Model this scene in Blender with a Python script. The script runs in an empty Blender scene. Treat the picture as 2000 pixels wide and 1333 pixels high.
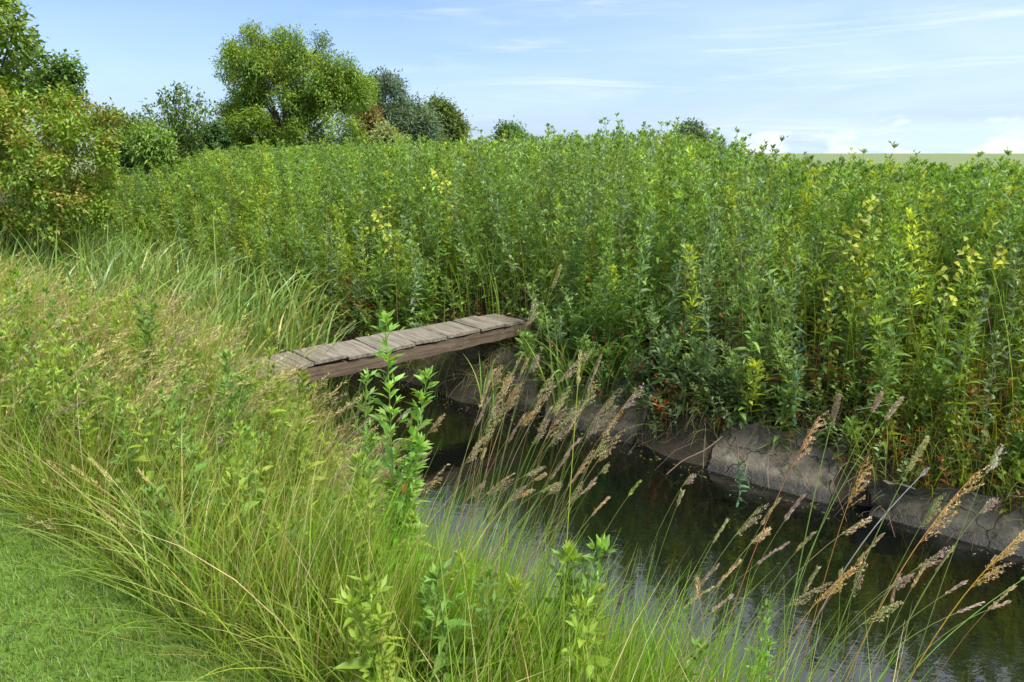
import bpy, math, random
import numpy as np
from mathutils import Vector

R = np.random.default_rng(7)
random.seed(7)
sc = bpy.context.scene
col = sc.collection

# ------------------------------------------------------------------ camera
CAM_H = 1.65
PITCH = math.radians(15.36)
F = 1333.0                      # focal length in photo pixels (24 mm on 36 mm)
cam_d = bpy.data.cameras.new("camera")
cam_d.lens = 24.0; cam_d.sensor_width = 36.0
cam_d.clip_start = 0.05; cam_d.clip_end = 8000
cam = bpy.data.objects.new("camera", cam_d); col.objects.link(cam)
cam.location = (0, 0, CAM_H)
cam.rotation_euler = (math.pi/2 - PITCH, 0, 0)
sc.camera = cam

# ------------------------------------------------------------------ sky + sun
SUN_EL, SUN_AZ = math.radians(57), math.radians(122)      # azimuth clockwise from +Y
world = bpy.data.worlds.new("World"); sc.world = world
world.use_nodes = True
wn = world.node_tree; wn.nodes.clear()
def N(t, kind, **kw):
    n = t.nodes.new(kind)
    for k, v in kw.items(): setattr(n, k, v)
    return n
def L(t, a, b): t.links.new(a, b)
def math_node(t, op, a=None, b=None, clamp=False):
    n = t.nodes.new('ShaderNodeMath'); n.operation = op; n.use_clamp = clamp
    for i, v in enumerate((a, b)):
        if v is None: continue
        if isinstance(v, (int, float)): n.inputs[i].default_value = v
        else: t.links.new(v, n.inputs[i])
    return n.outputs[0]
def maprange(t, v, a, b, c=0.0, d=1.0, smooth=True):
    n = t.nodes.new('ShaderNodeMapRange'); n.interpolation_type = 'SMOOTHSTEP' if smooth else 'LINEAR'
    t.links.new(v, n.inputs[0])
    for i, x in enumerate((a, b, c, d)): n.inputs[i+1].default_value = x
    return n.outputs[0]
def mixc(t, fac, a, b, blend='MIX'):
    n = t.nodes.new('ShaderNodeMix'); n.data_type = 'RGBA'; n.blend_type = blend
    for i, v in ((0, fac), (6, a), (7, b)):
        if isinstance(v, (int, float)): n.inputs[i].default_value = v
        elif isinstance(v, tuple): n.inputs[i].default_value = (*v, 1) if len(v) == 3 else v
        else: t.links.new(v, n.inputs[i])
    return n.outputs[2]
def noise(t, vec, scale, detail=4, rough=0.5, dist=0.0):
    n = t.nodes.new('ShaderNodeTexNoise')
    if vec is not None: t.links.new(vec, n.inputs['Vector'])
    n.inputs['Scale'].default_value = scale; n.inputs['Detail'].default_value = detail
    n.inputs['Roughness'].default_value = rough; n.inputs['Distortion'].default_value = dist
    return n.outputs[0]

sky = N(wn, 'ShaderNodeTexSky', sky_type='NISHITA', sun_disc=False, sun_elevation=SUN_EL, sun_rotation=SUN_AZ)
sky.air_density = 1.0; sky.dust_density = 1.6; sky.ozone_density = 1.6; sky.altitude = 50
tc = N(wn, 'ShaderNodeTexCoord')
sep = N(wn, 'ShaderNodeSeparateXYZ'); L(wn, tc.outputs['Generated'], sep.inputs[0])
X, Y, Z = sep.outputs
yy = math_node(wn, 'MAXIMUM', Y, 0.05)
az = math_node(wn, 'ARCTAN2', X, Y)                     # 0 ahead, + to the right
el = math_node(wn, 'ARCSINE', Z)
# cloud sheets are laid out in azimuth / elevation
def cvec(sx, sy, ox=0.0, oy=0.0):
    c = N(wn, 'ShaderNodeCombineXYZ')
    L(wn, math_node(wn, 'ADD', math_node(wn, 'MULTIPLY', az, sx), ox), c.inputs[0])
    L(wn, math_node(wn, 'ADD', math_node(wn, 'MULTIPLY', el, sy), oy), c.inputs[1])
    return c.outputs[0]
# 1 thin high veil: stronger to the right and towards the horizon
veil_n = noise(wn, cvec(1.6, 9.0, 3.1, 1.7), 1.6, 6, 0.6, 0.5)
veil_az = maprange(wn, az, -0.35, 0.75, 0.0, 0.50)
veil_el = maprange(wn, el, 0.0, 0.30, 0.60, 0.0)
veil = math_node(wn, 'ADD', veil_az, veil_el)
veil = math_node(wn, 'MULTIPLY', veil, maprange(wn, veil_n, 0.25, 0.75, 0.55, 1.1), True)
# 2 streaky wisps
st = noise(wn, cvec(2.2, 30.0, 0.4, 5.0), 1.5, 7, 0.62, 0.8)
st = maprange(wn, st, 0.50, 0.78, 0.0, 0.65)
st = math_node(wn, 'MULTIPLY', st, maprange(wn, az, -0.35, 0.15))
# 3 low cumulus on the right-hand horizon
cu = noise(wn, cvec(1.0, 2.4, 8.3, 2.2), 9.0, 7, 0.55, 0.2)
cu_th = maprange(wn, el, 0.0, 0.075, 0.42, 0.72, False)
cu = math_node(wn, 'MULTIPLY', math_node(wn, 'SUBTRACT', cu, cu_th), 9.0, True)
cu = math_node(wn, 'MULTIPLY', cu, maprange(wn, az, 0.0, 0.30))
# 4 unseen broken cloud overhead and behind, added to brighten water reflections and fill
hi = noise(wn, tc.outputs['Generated'], 2.3, 5, 0.55, 0.3)
hi = math_node(wn, 'MULTIPLY', maprange(wn, hi, 0.26, 0.46), maprange(wn, Z, 0.36, 0.55))
cl = math_node(wn, 'MAXIMUM', math_node(wn, 'MAXIMUM', st, cu), hi)
SK = 0.077
skyb = mixc(wn, 1.0, sky.outputs[0], (.72, .86, 1.20), 'MULTIPLY')
skyc = mixc(wn, veil, skyb, (4.1, 5.1, 6.3))
skyc = mixc(wn, math_node(wn, 'MULTIPLY', cl, 0.85), skyc, (5.7, 6.1, 6.5))
bg = N(wn, 'ShaderNodeBackground'); bg.inputs[1].default_value = SK
L(wn, skyc, bg.inputs[0])
wo = N(wn, 'ShaderNodeOutputWorld'); L(wn, bg.outputs[0], wo.inputs[0])

sun_d = bpy.data.lights.new("sun", 'SUN'); sun_d.energy = 2.6; sun_d.angle = math.radians(14)
sun_d.color = (1.0, 0.955, 0.88)
sun = bpy.data.objects.new("sun", sun_d); col.objects.link(sun)
sd = Vector((math.sin(SUN_AZ)*math.cos(SUN_EL), math.cos(SUN_AZ)*math.cos(SUN_EL), math.sin(SUN_EL)))
sun.rotation_euler = (-sd).to_track_quat('-Z', 'Y').to_euler()

sc.view_settings.view_transform = 'Standard'; sc.view_settings.look = 'None'
sc.view_settings.exposure = 1.32; sc.view_settings.gamma = 1.0
try: sc.view_settings.use_curve_mapping = False
except Exception: pass
sc.cycles.max_bounces = 7; sc.cycles.diffuse_bounces = 4; sc.cycles.glossy_bounces = 3
sc.cycles.transmission_bounces = 4; sc.cycles.transparent_max_bounces = 4
sc.cycles.use_denoising = True

# ------------------------------------------------------------------ projection helpers
cp, sp = math.cos(PITCH), math.sin(PITCH)
def ray(px, py):
    u = (np.asarray(px, float)-1000)/F; v = (666.5-np.asarray(py, float))/F
    return u, cp + v*sp, -sp + v*cp
def at_z(px, py, z):
    dx, dy, dz = ray(px, py); t = (z-CAM_H)/dz
    return np.array([dx*t, dy*t, z + 0*t])
def at_y(px, py, Yd):
    dx, dy, dz = ray(px, py); t = Yd/dy
    return np.array([dx*t, dy*t, CAM_H + dz*t])
def to_px(x, y, z):
    dep = y*cp - (z-CAM_H)*sp
    up = y*sp + (z-CAM_H)*cp
    return 1000 + F*x/dep, 666.5 - F*up/dep, dep
def visible(x, y, z=0.5, m=260, top=None):
    px, py, d = to_px(x, y, z)
    return (d > 0.2) & (px > -m) & (px < 2000+m)
def hit(px, py):
    'where the line of sight through a photo pixel meets the ground or the water'
    dx, dy, dz = ray(px, py)
    for t in np.arange(1.0, 40, .02):
        x, y, z = dx*t, dy*t, CAM_H+dz*t
        if z <= max(float(terrain(x, y)), WATER): break
    return np.array([x, y, z])
def cap(x, y, z, Ln):
    'plants before the near end of the bridge stay low enough to leave it in view'
    px = to_px(x, y, z+.2)[0]; lim = np.interp(px, [440, 500, 600, 640], [680, 715, 745, 775])
    u_, a, b = ray(px, lim); zt = CAM_H+b/a*y
    m = (px > 450) & (px < 720) & (np.hypot(x, y) < 6.6)
    return np.where(m, np.minimum(Ln, np.maximum(.12, zt-z)*1.08), Ln)
def SN(x, y): return -.8*x+.6*y, .6*x+.8*y
def XY(s, n): return -.8*s+.6*n, .6*s+.8*n

def smooth(x, a, b):
    t = np.clip((x-a)/(b-a), 0, 1); return t*t*(3-2*t)
def wob(x, y, f=1.0, seed=0):
    a = seed*1.7
    return (np.sin(x*f*1.3+y*f*.7+a)+np.sin(-x*f*.9+y*f*1.7+2.1*a+1)+np.sin(x*f*2.3-y*f*2.9+a*3)*.5
            + np.sin(x*f*4.1+y*f*3.7+a*2)*.3)/2.8
WATER = -1.2
def near_edge(s): return 2.3 + 1.15*smooth(s, 1.8, 4.8) + .07*np.sin(s*2.1)+.05*np.sin(s*5.3)
def far_edge(s): return 5.83 + .07*np.sin(s*1.9+1)+.05*np.sin(s*4.7)
FARN = np.array([-.5, 0, .12, .42, .95, 1.7, 6, 30, 150, 200, 400, 5000])
FARZ = np.array([-1.5, -1.27, -1.12, -.82, -.5, -.32, -.1, .2, 1.25, 1.5, 1.55, 1.6])
def terrain(x, y, rough=True):
    x = np.asarray(x, float); y = np.asarray(y, float)
    s, n = SN(x, y); ne = near_edge(s); fe = far_edge(s)
    q = np.clip((n-.9)/(ne-.9), 0, None)
    ex = 1.5 + 1.3*smooth(s, 3.5, 5.2)
    zn = -1.24*np.minimum(q, 1.3)**ex
    zn = np.maximum(zn, -1.6)
    zf = np.interp(n-fe, FARN, FARZ)
    mid = (ne+fe)/2
    z = np.where(n < mid, zn, zf)
    if rough:
        w = smooth(n, .9, 1.6)*(1-smooth(n, 20, 60))
        z = z + w*(.05*wob(x, y, 1.6, 1)+.03*wob(x, y, 5, 2)) + (n > mid)*(1-smooth(n, 7, 8))*smooth(n, fe-.1, fe+.1)*(.022*wob(x, y, 13, 5)+.014*wob(x, y, 31, 6))
        z = z + .012*wob(x, y, 1.2, 4)*(1-w)*(n < 20)
    return z

# ------------------------------------------------------------------ mesh builder
class MB:
    def __init__(self): self.v = []; self.c = []; self.f = []; self.n = 0
    def add(self, verts, faces, cols):
        verts = np.asarray(verts, np.float32).reshape(-1, 3)
        cols = np.asarray(cols, np.float32)
        if cols.ndim == 1: cols = np.broadcast_to(cols, verts.shape)
        self.v.append(verts); self.c.append(cols.reshape(-1, 3))
        self.f.append(np.asarray(faces, np.int32)+self.n); self.n += len(verts)
    def build(self, name, mat, parent=None, loc=None, smooth_=True):
        me = bpy.data.meshes.new(name)
        if self.n:
            v = np.concatenate(self.v); c = np.concatenate(self.c)
            if loc is not None: v = v - np.asarray(loc, np.float32)
            me.vertices.add(len(v)); me.vertices.foreach_set('co', v.ravel())
            tot = sum(f.size for f in self.f); npoly = sum(f.shape[0] for f in self.f)
            li = np.concatenate([f.ravel() for f in self.f])
            sz = np.concatenate([np.full(f.shape[0], f.shape[1], np.int32) for f in self.f])
            st = np.concatenate([[0], np.cumsum(sz)[:-1]]).astype(np.int32)
            me.loops.add(tot); me.loops.foreach_set('vertex_index', li.astype(np.int32))
            me.polygons.add(npoly); me.polygons.foreach_set('loop_start', st)
            try: me.polygons.foreach_set('loop_total', sz)
            except Exception: pass
            me.polygons.foreach_set('use_smooth', np.full(npoly, smooth_, bool))
            a = me.attributes.new('col', 'FLOAT_COLOR', 'POINT')
            rgba = np.ones((len(v), 4), np.float32); rgba[:, :3] = np.clip(c, 0, 1)
            a.data.foreach_set('color', rgba.ravel())
            me.update(calc_edges=True)
        me.materials.append(mat)
        o = bpy.data.objects.new(name, me); col.objects.link(o)
        if loc is not None and parent is None: o.location = loc
        if parent is not None: o.parent = parent
        return o
def tag(o, label=None, cat=None, group=None, kind=None):
    if label: o['label'] = label
    if cat: o['category'] = cat
    if group: o['group'] = group
    if kind: o['kind'] = kind
    return o
def empty(name, loc, label, cat, group=None):
    o = bpy.data.objects.new(name, None); col.objects.link(o)
    o.location = loc; o.empty_display_size = .1
    return tag(o, label, cat, group)
def copy_tree(o, parent=None):
    c = o.copy(); col.objects.link(c)
    if parent is not None: c.parent = parent
    for ch in list(o.children): copy_tree(ch, c)
    return c

def nrm(a): return a/np.maximum(np.linalg.norm(a, axis=-1, keepdims=True), 1e-9)
def jit(c, n, v=.18, hue=.12):
    c = np.asarray(c, float)
    k = np.exp(R.normal(0, v, (n, 1))); h = np.exp(R.normal(0, hue, (n, 3)))
    return np.clip(c*k*h, 0, .9)
PROF = {
 'lance': lambda t: np.sin(np.pi*np.clip(t, 0, 1)**.75)**.9,
 'heart': lambda t: np.where(t < .12, .55+3*t, .95*(1-((t-.12)/.88)**1.7)),
 'broad': lambda t: np.sin(np.pi*np.clip(t, 0, 1)**.62),
}
def leaves(mb, P, D, U, Ln, W, droop, fold, c, K=3, shape='lance'):
    """leaf blades: P base, D direction, U rough upward normal"""
    n = len(P)
    if n == 0: return
    D = nrm(D); S = nrm(np.cross(D, U)+1e-5); U2 = np.cross(S, D)
    Ln = np.broadcast_to(np.asarray(Ln, float), (n,))[:, None]
    W = np.broadcast_to(np.asarray(W, float), (n,))[:, None]
    droop = np.broadcast_to(np.asarray(droop, float), (n,))[:, None]
    c = np.broadcast_to(np.asarray(c, float), (n, 3))
    down = np.array([0, 0, -1.0])
    if K == 0:
        tip = P + D*Ln + down*droop*Ln
        m = P + D*Ln*.45 + down*droop*Ln*.2 + U2*fold*W*.5
        V = np.stack([P, m-S*W*.5, tip, m+S*W*.5], 1)
        b = np.arange(n)[:, None]*4
        Fc = np.concatenate([b+np.array([0, 3, 2]), b+np.array([0, 2, 1])])
        mb.add(V, Fc, np.repeat(c, 4, 0)); return
    ts = np.linspace(0, 1, K+1); rows = []
    for t in ts:
        w = max(float(PROF[shape](np.array(t))), .04)
        cc = P + D*Ln*t + down*droop*Ln*t*t
        rows += [cc - S*W*.5*w + U2*fold*W*.5*w, cc, cc + S*W*.5*w + U2*fold*W*.5*w]
    V = np.stack(rows, 1); m = 3*(K+1)
    q = []
    for k in range(K):
        a = 3*k; q += [[a, a+1, a+4, a+3], [a+1, a+2, a+5, a+4]]
    Fc = (np.arange(n)[:, None, None]*m + np.array(q)[None]).reshape(-1, 4)
    mb.add(V, Fc, np.repeat(c, m, 0))
def ribbons(mb, P, az_, th0, bend, Ln, W, c0, c1, K=5, twist=.6, wprof=None, power=1.4):
    n = len(P)
    if n == 0: return None
    f = lambda a: np.broadcast_to(np.asarray(a, float), (n,))
    az_, th0, bend, Ln, W = f(az_), f(th0), f(bend), f(Ln), f(W)
    c0 = np.broadcast_to(np.asarray(c0, float), (n, 3)); c1 = np.broadcast_to(np.asarray(c1, float), (n, 3))
    pos = P.copy(); rows = []; cr = []
    tw = R.uniform(-twist, twist, n)
    for k in range(K+1):
        t = k/K
        th = th0 + bend*t**power
        d = np.stack([np.sin(th)*np.cos(az_), np.sin(th)*np.sin(az_), np.cos(th)], 1)
        side = np.stack([-np.sin(az_), np.cos(az_), 0*az_], 1)
        nn = np.cross(side, d)
        a = tw*(.4+t)
        sd_ = side*np.cos(a)[:, None] + nn*np.sin(a)[:, None]
        w = W*((.75+t) if t < .25 else (1-((t-.25)/.75)**2))
        w = np.maximum(w, W*.06)[:, None]*.5
        rows += [pos-sd_*w, pos+sd_*w]
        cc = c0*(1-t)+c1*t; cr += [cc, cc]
        pos = pos + d*(Ln/K)[:, None]
    V = np.stack(rows, 1); C = np.stack(cr, 1); m = 2*(K+1)
    q = np.array([[2*k, 2*k+1, 2*k+3, 2*k+2] for k in range(K)])
    mb.add(V, (np.arange(n)[:, None, None]*m+q[None]).reshape(-1, 4), C.reshape(-1, 3))
    return pos
def tubes(mb, pts, rad, c, sides=4):
    """pts (n,k,3), rad (n,k) or (k,)"""
    pts = np.asarray(pts, float)
    if pts.ndim == 2: pts = pts[None]
    n, k, _ = pts.shape
    rad = np.broadcast_to(np.asarray(rad, float), (n, k))
    tan = np.gradient(pts, axis=1); tan = nrm(tan)
    ref = np.array([.31, .95, .02]); A = nrm(np.cross(tan, ref)+1e-6); B = np.cross(tan, A)
    V = []
    for j in range(sides):
        a = 2*math.pi*j/sides
        V.append(pts + (A*math.cos(a)+B*math.sin(a))*rad[..., None])
    V = np.stack(V, 2).reshape(n, k*sides, 3)
    q = [[i*sides+j, i*sides+(j+1) % sides, (i+1)*sides+(j+1) % sides, (i+1)*sides+j] for i in range(k-1) for j in range(sides)]
    Fc = (np.arange(n)[:, None, None]*(k*sides)+np.array(q)[None]).reshape(-1, 4)
    c = np.asarray(c, float)
    if c.ndim == 1: c = np.broadcast_to(c, (n, 3))
    mb.add(V, Fc, np.repeat(c, k*sides, 0))

# ------------------------------------------------------------------ materials
def base_mat(name):
    m = bpy.data.materials.new(name); m.use_nodes = True
    t = m.node_tree; t.nodes.clear()
    out = N(t, 'ShaderNodeOutputMaterial')
    p = N(t, 'ShaderNodeBsdfPrincipled'); L(t, p.outputs[0], out.inputs[0])
    return m, t, p, out
def leaf_mat(name, trans=.35, rough=.5, spec=.35, nscale=9.0, var=.35):
    m, t, p, out = base_mat(name)
    a = N(t, 'ShaderNodeAttribute', attribute_name='col')
    g = N(t, 'ShaderNodeNewGeometry')
    nz = noise(t, g.outputs['Position'], nscale, 3, .6)
    k = maprange(t, nz, .25, .75, 1-var, 1+var, False)
    vm = N(t, 'ShaderNodeVectorMath', operation='SCALE'); L(t, a.outputs['Color'], vm.inputs[0]); L(t, k, vm.inputs['Scale'])
    L(t, vm.outputs[0], p.inputs['Base Color'])
    p.inputs['Roughness'].default_value = rough; p.inputs['Specular IOR Level'].default_value = spec
    tr = N(t, 'ShaderNodeBsdfTranslucent')
    tcol = mixc(t, 1.0, vm.outputs[0], (1.55, 1.30, .40), 'MULTIPLY')
    L(t, tcol, tr.inputs[0])
    mx = N(t, 'ShaderNodeMixShader'); mx.inputs[0].default_value = trans
    L(t, p.outputs[0], mx.inputs[1]); L(t, tr.outputs[0], mx.inputs[2]); L(t, mx.outputs[0], out.inputs[0])
    return m
M_leaf = leaf_mat('willowherb_leaf', .36, .5, .35)
M_grass = leaf_mat('grass_blade', .40, .45, .4)
M_reed = leaf_mat('reed_blade', .32, .35, .5)
M_seed = leaf_mat('seed_head', .25, .8, .1, 40, .3)
M_tree = leaf_mat('tree_leaf', .30, .5, .3, 1.2, .22)
M_stem = leaf_mat('plant_stem', .0, .6, .3, 30, .2)

def ground_mat():
    m, t, p, out = base_mat('soil_and_turf')
    a = N(t, 'ShaderNodeAttribute', attribute_name='col')
    g = N(t, 'ShaderNodeNewGeometry')
    n1 = noise(t, g.outputs['Position'], 3.0, 6, .65); n2 = noise(t, g.outputs['Position'], 28.0, 5, .7)
    k = math_node(t, 'MULTIPLY', maprange(t, n1, .2, .8, .7, 1.3, False), maprange(t, n2, .2, .8, .65, 1.35, False))
    vm = N(t, 'ShaderNodeVectorMath', operation='SCALE'); L(t, a.outputs['Color'], vm.inputs[0]); L(t, k, vm.inputs['Scale'])
    L(t, vm.outputs[0], p.inputs['Base Color']); p.inputs['Roughness'].default_value = .95
    p.inputs['Specular IOR Level'].default_value = .15
    b = N(t, 'ShaderNodeBump'); b.inputs['Strength'].default_value = .6; b.inputs['Distance'].default_value = .03
    L(t, n2, b.inputs['Height']); L(t, b.outputs[0], p.inputs['Normal'])
    return m
def water_mat():
    m, t, p, out = base_mat('dark_stream_water')
    g = N(t, 'ShaderNodeNewGeometry')
    nz = noise(t, g.outputs['Position'], 1.3, 3, .5)
    L(t, mixc(t, maprange(t, nz, .3, .7), (.002, .003, .003), (.004, .0045, .003)), p.inputs['Base Color'])
    p.inputs['Roughness'].default_value = .015; p.inputs['IOR'].default_value = 1.95
    p.inputs['Specular IOR Level'].default_value = .6
    mp = N(t, 'ShaderNodeMapping'); L(t, g.outputs['Position'], mp.inputs[0])
    mp.inputs['Rotation'].default_value = (0, 0, math.radians(37))
    mp.inputs['Scale'].default_value = (.9, 2.2, 1)
    h = math_node(t, 'ADD', noise(t, mp.outputs[0], 5, 3, .55), math_node(t, 'MULTIPLY', noise(t, mp.outputs[0], 22, 2, .5), .18))
    b = N(t, 'ShaderNodeBump'); b.inputs['Strength'].default_value = .035; b.inputs['Distance'].default_value = .05
    L(t, h, b.inputs['Height']); L(t, b.outputs[0], p.inputs['Normal'])
    return m
def slab_mat():
    m, t, p, out = base_mat('silty_concrete')
    g = N(t, 'ShaderNodeNewGeometry'); P_ = g.outputs['Position']
    n1 = noise(t, P_, 3.5, 6, .65, .3); n2 = noise(t, P_, 34, 5, .7)
    c = mixc(t, maprange(t, n1, .35, .68), (.19, .17, .125), (.085, .075, .052))
    c = mixc(t, maprange(t, n2, .55, .75, 0, .6), c, (.06, .055, .04))
    sz = N(t, 'ShaderNodeSeparateXYZ'); L(t, P_, sz.inputs[0])
    vo = t.nodes.new('ShaderNodeTexVoronoi'); vo.feature = 'DISTANCE_TO_EDGE'; vo.inputs['Scale'].default_value = 1.4
    wp = N(t, 'ShaderNodeVectorMath', operation='ADD'); nv_ = t.nodes.new('ShaderNodeTexNoise'); nv_.inputs['Scale'].default_value = 5; L(t, P_, nv_.inputs['Vector'])
    sc_ = N(t, 'ShaderNodeVectorMath', operation='SCALE'); sc_.inputs['Scale'].default_value = .35; L(t, nv_.outputs['Color'], sc_.inputs[0])
    L(t, P_, wp.inputs[0]); L(t, sc_.outputs[0], wp.inputs[1]); L(t, wp.outputs[0], vo.inputs['Vector'])
    crk = maprange(t, vo.outputs['Distance'], .0, .012, 1, 0)
    c = mixc(t, math_node(t, 'MULTIPLY', crk, .5), c, (.02, .017, .012))
    n3 = noise(t, P_, 9, 6, .75, .8); c = mixc(t, maprange(t, n3, .52, .66, 0, .75), c, (.055, .06, .028))
    wet = maprange(t, math_node(t, 'ADD', sz.outputs[2], math_node(t, 'MULTIPLY', n1, .10)), WATER+.10, WATER+.16, 1, 0)
    c = mixc(t, wet, c, (.028, .026, .018))
    L(t, c, p.inputs['Base Color']); p.inputs['Roughness'].default_value = .85
    L(t, maprange(t, wet, 0, 1, .9, .35), p.inputs['Roughness'])
    b = N(t, 'ShaderNodeBump'); b.inputs['Strength'].default_value = .9; b.inputs['Distance'].default_value = .03
    L(t, math_node(t, 'SUBTRACT', math_node(t, 'ADD', n1, math_node(t, 'MULTIPLY', n2, .6)), crk), b.inputs['Height']); L(t, b.outputs[0], p.inputs['Normal'])
    return m
def wood_mat(name, ca, cb, cc):
    m, t, p, out = base_mat(name)
    co = N(t, 'ShaderNodeTexCoord'); oi = N(t, 'ShaderNodeObjectInfo')
    add = N(t, 'ShaderNodeVectorMath', operation='ADD'); L(t, co.outputs['Object'], add.inputs[0]); L(t, oi.outputs['Location'], add.inputs[1])
    mp = N(t, 'ShaderNodeMapping'); L(t, add.outputs[0], mp.inputs[0]); mp.inputs['Scale'].default_value = (1.6, 34, 34)
    g1 = noise(t, mp.outputs[0], 1.0, 8, .7, .6)
    mp2 = N(t, 'ShaderNodeMapping'); L(t, add.outputs[0], mp2.inputs[0]); mp2.inputs['Scale'].default_value = (1.0, 9, 9)
    g2 = noise(t, mp2.outputs[0], 1.3, 5, .6, 1.2)
    g3 = noise(t, add.outputs[0], 5, 5, .6)
    c = mixc(t, maprange(t, g1, .34, .66), ca, cb)
    c = mixc(t, maprange(t, g2, .50, .72, 0, .7), c, cc)
    c = mixc(t, maprange(t, g3, .58, .74, 0, .45), c, (.17, .17, .11))
    crack = maprange(t, g1, .28, .37, 1, 0)
    c = mixc(t, crack, c, (.03, .024, .018))
    L(t, c, p.inputs['Base Color']); p.inputs['Roughness'].default_value = .88; p.inputs['Specular IOR Level'].default_value = .2
    b = N(t, 'ShaderNodeBump'); b.inputs['Strength'].default_value = .9; b.inputs['Distance'].default_value = .008
    L(t, math_node(t, 'ADD', g1, math_node(t, 'MULTIPLY', g2, .6)), b.inputs['Height']); L(t, b.outputs[0], p.inputs['Normal'])
    return m
def bark_mat():
    m, t, p, out = base_mat('bark')
    g = N(t, 'ShaderNodeNewGeometry')
    n1 = noise(t, g.outputs['Position'], 7, 5, .7)
    L(t, mixc(t, n1, (.05, .04, .03), (.17, .145, .11)), p.inputs['Base Color']); p.inputs['Roughness'].default_value = .9
    return m
M_ground = ground_mat(); M_water = water_mat(); M_slab = slab_mat(); M_bark = bark_mat()
M_plank = wood_mat('weathered_plank', (.10, .086, .066), (.26, .23, .18), (.16, .13, .095))
M_beam = wood_mat('brown_beam', (.075, .052, .034), (.175, .130, .088), (.12, .09, .062))

# ------------------------------------------------------------------ ground, water
def stretch(a, b, step, lo, hi, growth=1.16):
    core = list(np.arange(a, b+1e-6, step)); d = step; x = core[-1]; up = []
    while x < hi: d *= growth; x += d; up.append(min(x, hi))
    d = step; x = core[0]; dn = []
    while x > lo: d *= growth; x -= d; dn.append(max(x, lo))
    return np.array(dn[::-1]+core+up)
sv = stretch(-5, 16, .09, -3500, 3500); nv = stretch(0, 9.5, .06, -1500, 4500)
Sg, Ng = np.meshgrid(sv, nv, indexing='ij'); Xg, Yg = XY(Sg, Ng); Zg = terrain(Xg, Yg)
turf = np.array([.10, .18, .025]); thatch = np.array([.055, .075, .022]); soil = np.array([.050, .038, .024]); crop = np.array([.16, .20, .085]); silt = np.array([.055, .046, .032])
def lerp(a, b, w): return a*(1-w[..., None])+b*w[..., None]
fe_g = far_edge(Sg)
C = np.broadcast_to(turf, Xg.shape+(3,)).copy()
C = lerp(C, thatch, smooth(Ng, .8, 1.2)*(Ng < 30)); C = lerp(C, soil, smooth(Ng, 1.9, 2.5))
C = lerp(C, silt, smooth(Ng, fe_g-.2, fe_g)*(1-smooth(Ng, fe_g+.35, fe_g+.6)))
C = lerp(C, thatch*.9, smooth(Ng, 9, 13)); C = lerp(C, crop, smooth(Ng, 15, 26))
C = lerp(C, turf*.9, smooth(-Ng, 20, 60)*1.0)
ns, nn_ = Xg.shape
idx = np.arange(ns*nn_).reshape(ns, nn_)
quads = np.stack([idx[:-1, :-1], idx[:-1, 1:], idx[1:, 1:], idx[1:, :-1]], -1).reshape(-1, 4)
quads = quads[:, ::-1] if False else quads
mb = MB(); mb.add(np.stack([Xg, Yg, Zg], -1), quads, C.reshape(-1, 3))
ground = tag(mb.build('ground', M_ground), kind='structure')
if ground.data.polygons[0].normal.z < 0: ground.data.flip_normals()

mb = MB(); ss = np.linspace(-40, 40, 161)
a_ = np.stack([*XY(ss, near_edge(ss)-.5), np.full_like(ss, WATER)], 1); b_ = np.stack([*XY(ss, far_edge(ss)+.4), np.full_like(ss, WATER)], 1)
V = np.concatenate([a_, b_]); k = len(ss)
mb.add(V, np.array([[i, i+1, k+i+1, k+i] for i in range(k-1)]), np.array([.01, .012, .008]))
water = tag(mb.build('water', M_water), kind='structure')
if water.data.polygons[0].normal.z < 0: water.data.flip_normals()

# ------------------------------------------------------------------ bank slabs (old ditch lining), each a tilted broken slab
def slab(label, s0, s1, n0, z0, n1, z1, seed, th=.10):
    rr = np.random.default_rng(seed)
    ks, kn = 22, 9
    S_ = np.linspace(0, 1, ks); T_ = np.linspace(0, 1, kn)
    sl, nl, _ = (s0+s1)/2, n0, 0
    e0 = np.cumsum(rr.normal(0, .012, ks)); e1 = np.cumsum(rr.normal(0, .045, ks))
    eL = rr.normal(0, .02, kn).cumsum(); eR = rr.normal(0, .02, kn).cumsum()
    top = []
    for i, u in enumerate(S_):
        for j, t in enumerate(T_):
            s = s0+(s1-s0)*u + eL[j]*(1-u)+eR[j]*u
            n = n0+(n1-n0)*t + e0[i]*.25*(1-t)+e1[i]*t**5
            z = z0+(z1-z0)*(t**.85) + .007*math.sin(7*u+seed)+ (-.035 if (u*3.1+seed*.37) % 1 > .55 and t > .3 else 0)
            x, y = XY(s, n); top.append((x, y, z))
    top = np.array(top); nrmv = np.array([-.6*(z1-z0), -.8*(z1-z0), (n1-n0)]); nrmv /= np.linalg.norm(nrmv)
    bot = top - nrmv*th
    V = np.concatenate([top, bot]); g = np.arange(ks*kn).reshape(ks, kn); o = ks*kn
    q = [[g[i, j], g[i+1, j], g[i+1, j+1], g[i, j+1]] for i in range(ks-1) for j in range(kn-1)]
    q += [[a+o for a in f[::-1]] for f in q]
    for i in range(ks-1): q += [[g[i, 0], g[i, 0]+o, g[i+1, 0]+o, g[i+1, 0]], [g[i+1, -1], g[i+1, -1]+o, g[i, -1]+o, g[i, -1]]]
    for j in range(kn-1): q += [[g[0, j+1], g[0, j+1]+o, g[0, j]+o, g[0, j]], [g[-1, j], g[-1, j]+o, g[-1, j+1]+o, g[-1, j+1]]]
    c = V.mean(0); m = MB(); m.add(V, np.array(q), np.array([.2, .18, .14]))
    ob = m.build('bank_slab', M_slab, loc=c, smooth_=False)
    tag(ob, label, 'slab', 'broken grey slabs lining the far bank'); return ob
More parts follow.
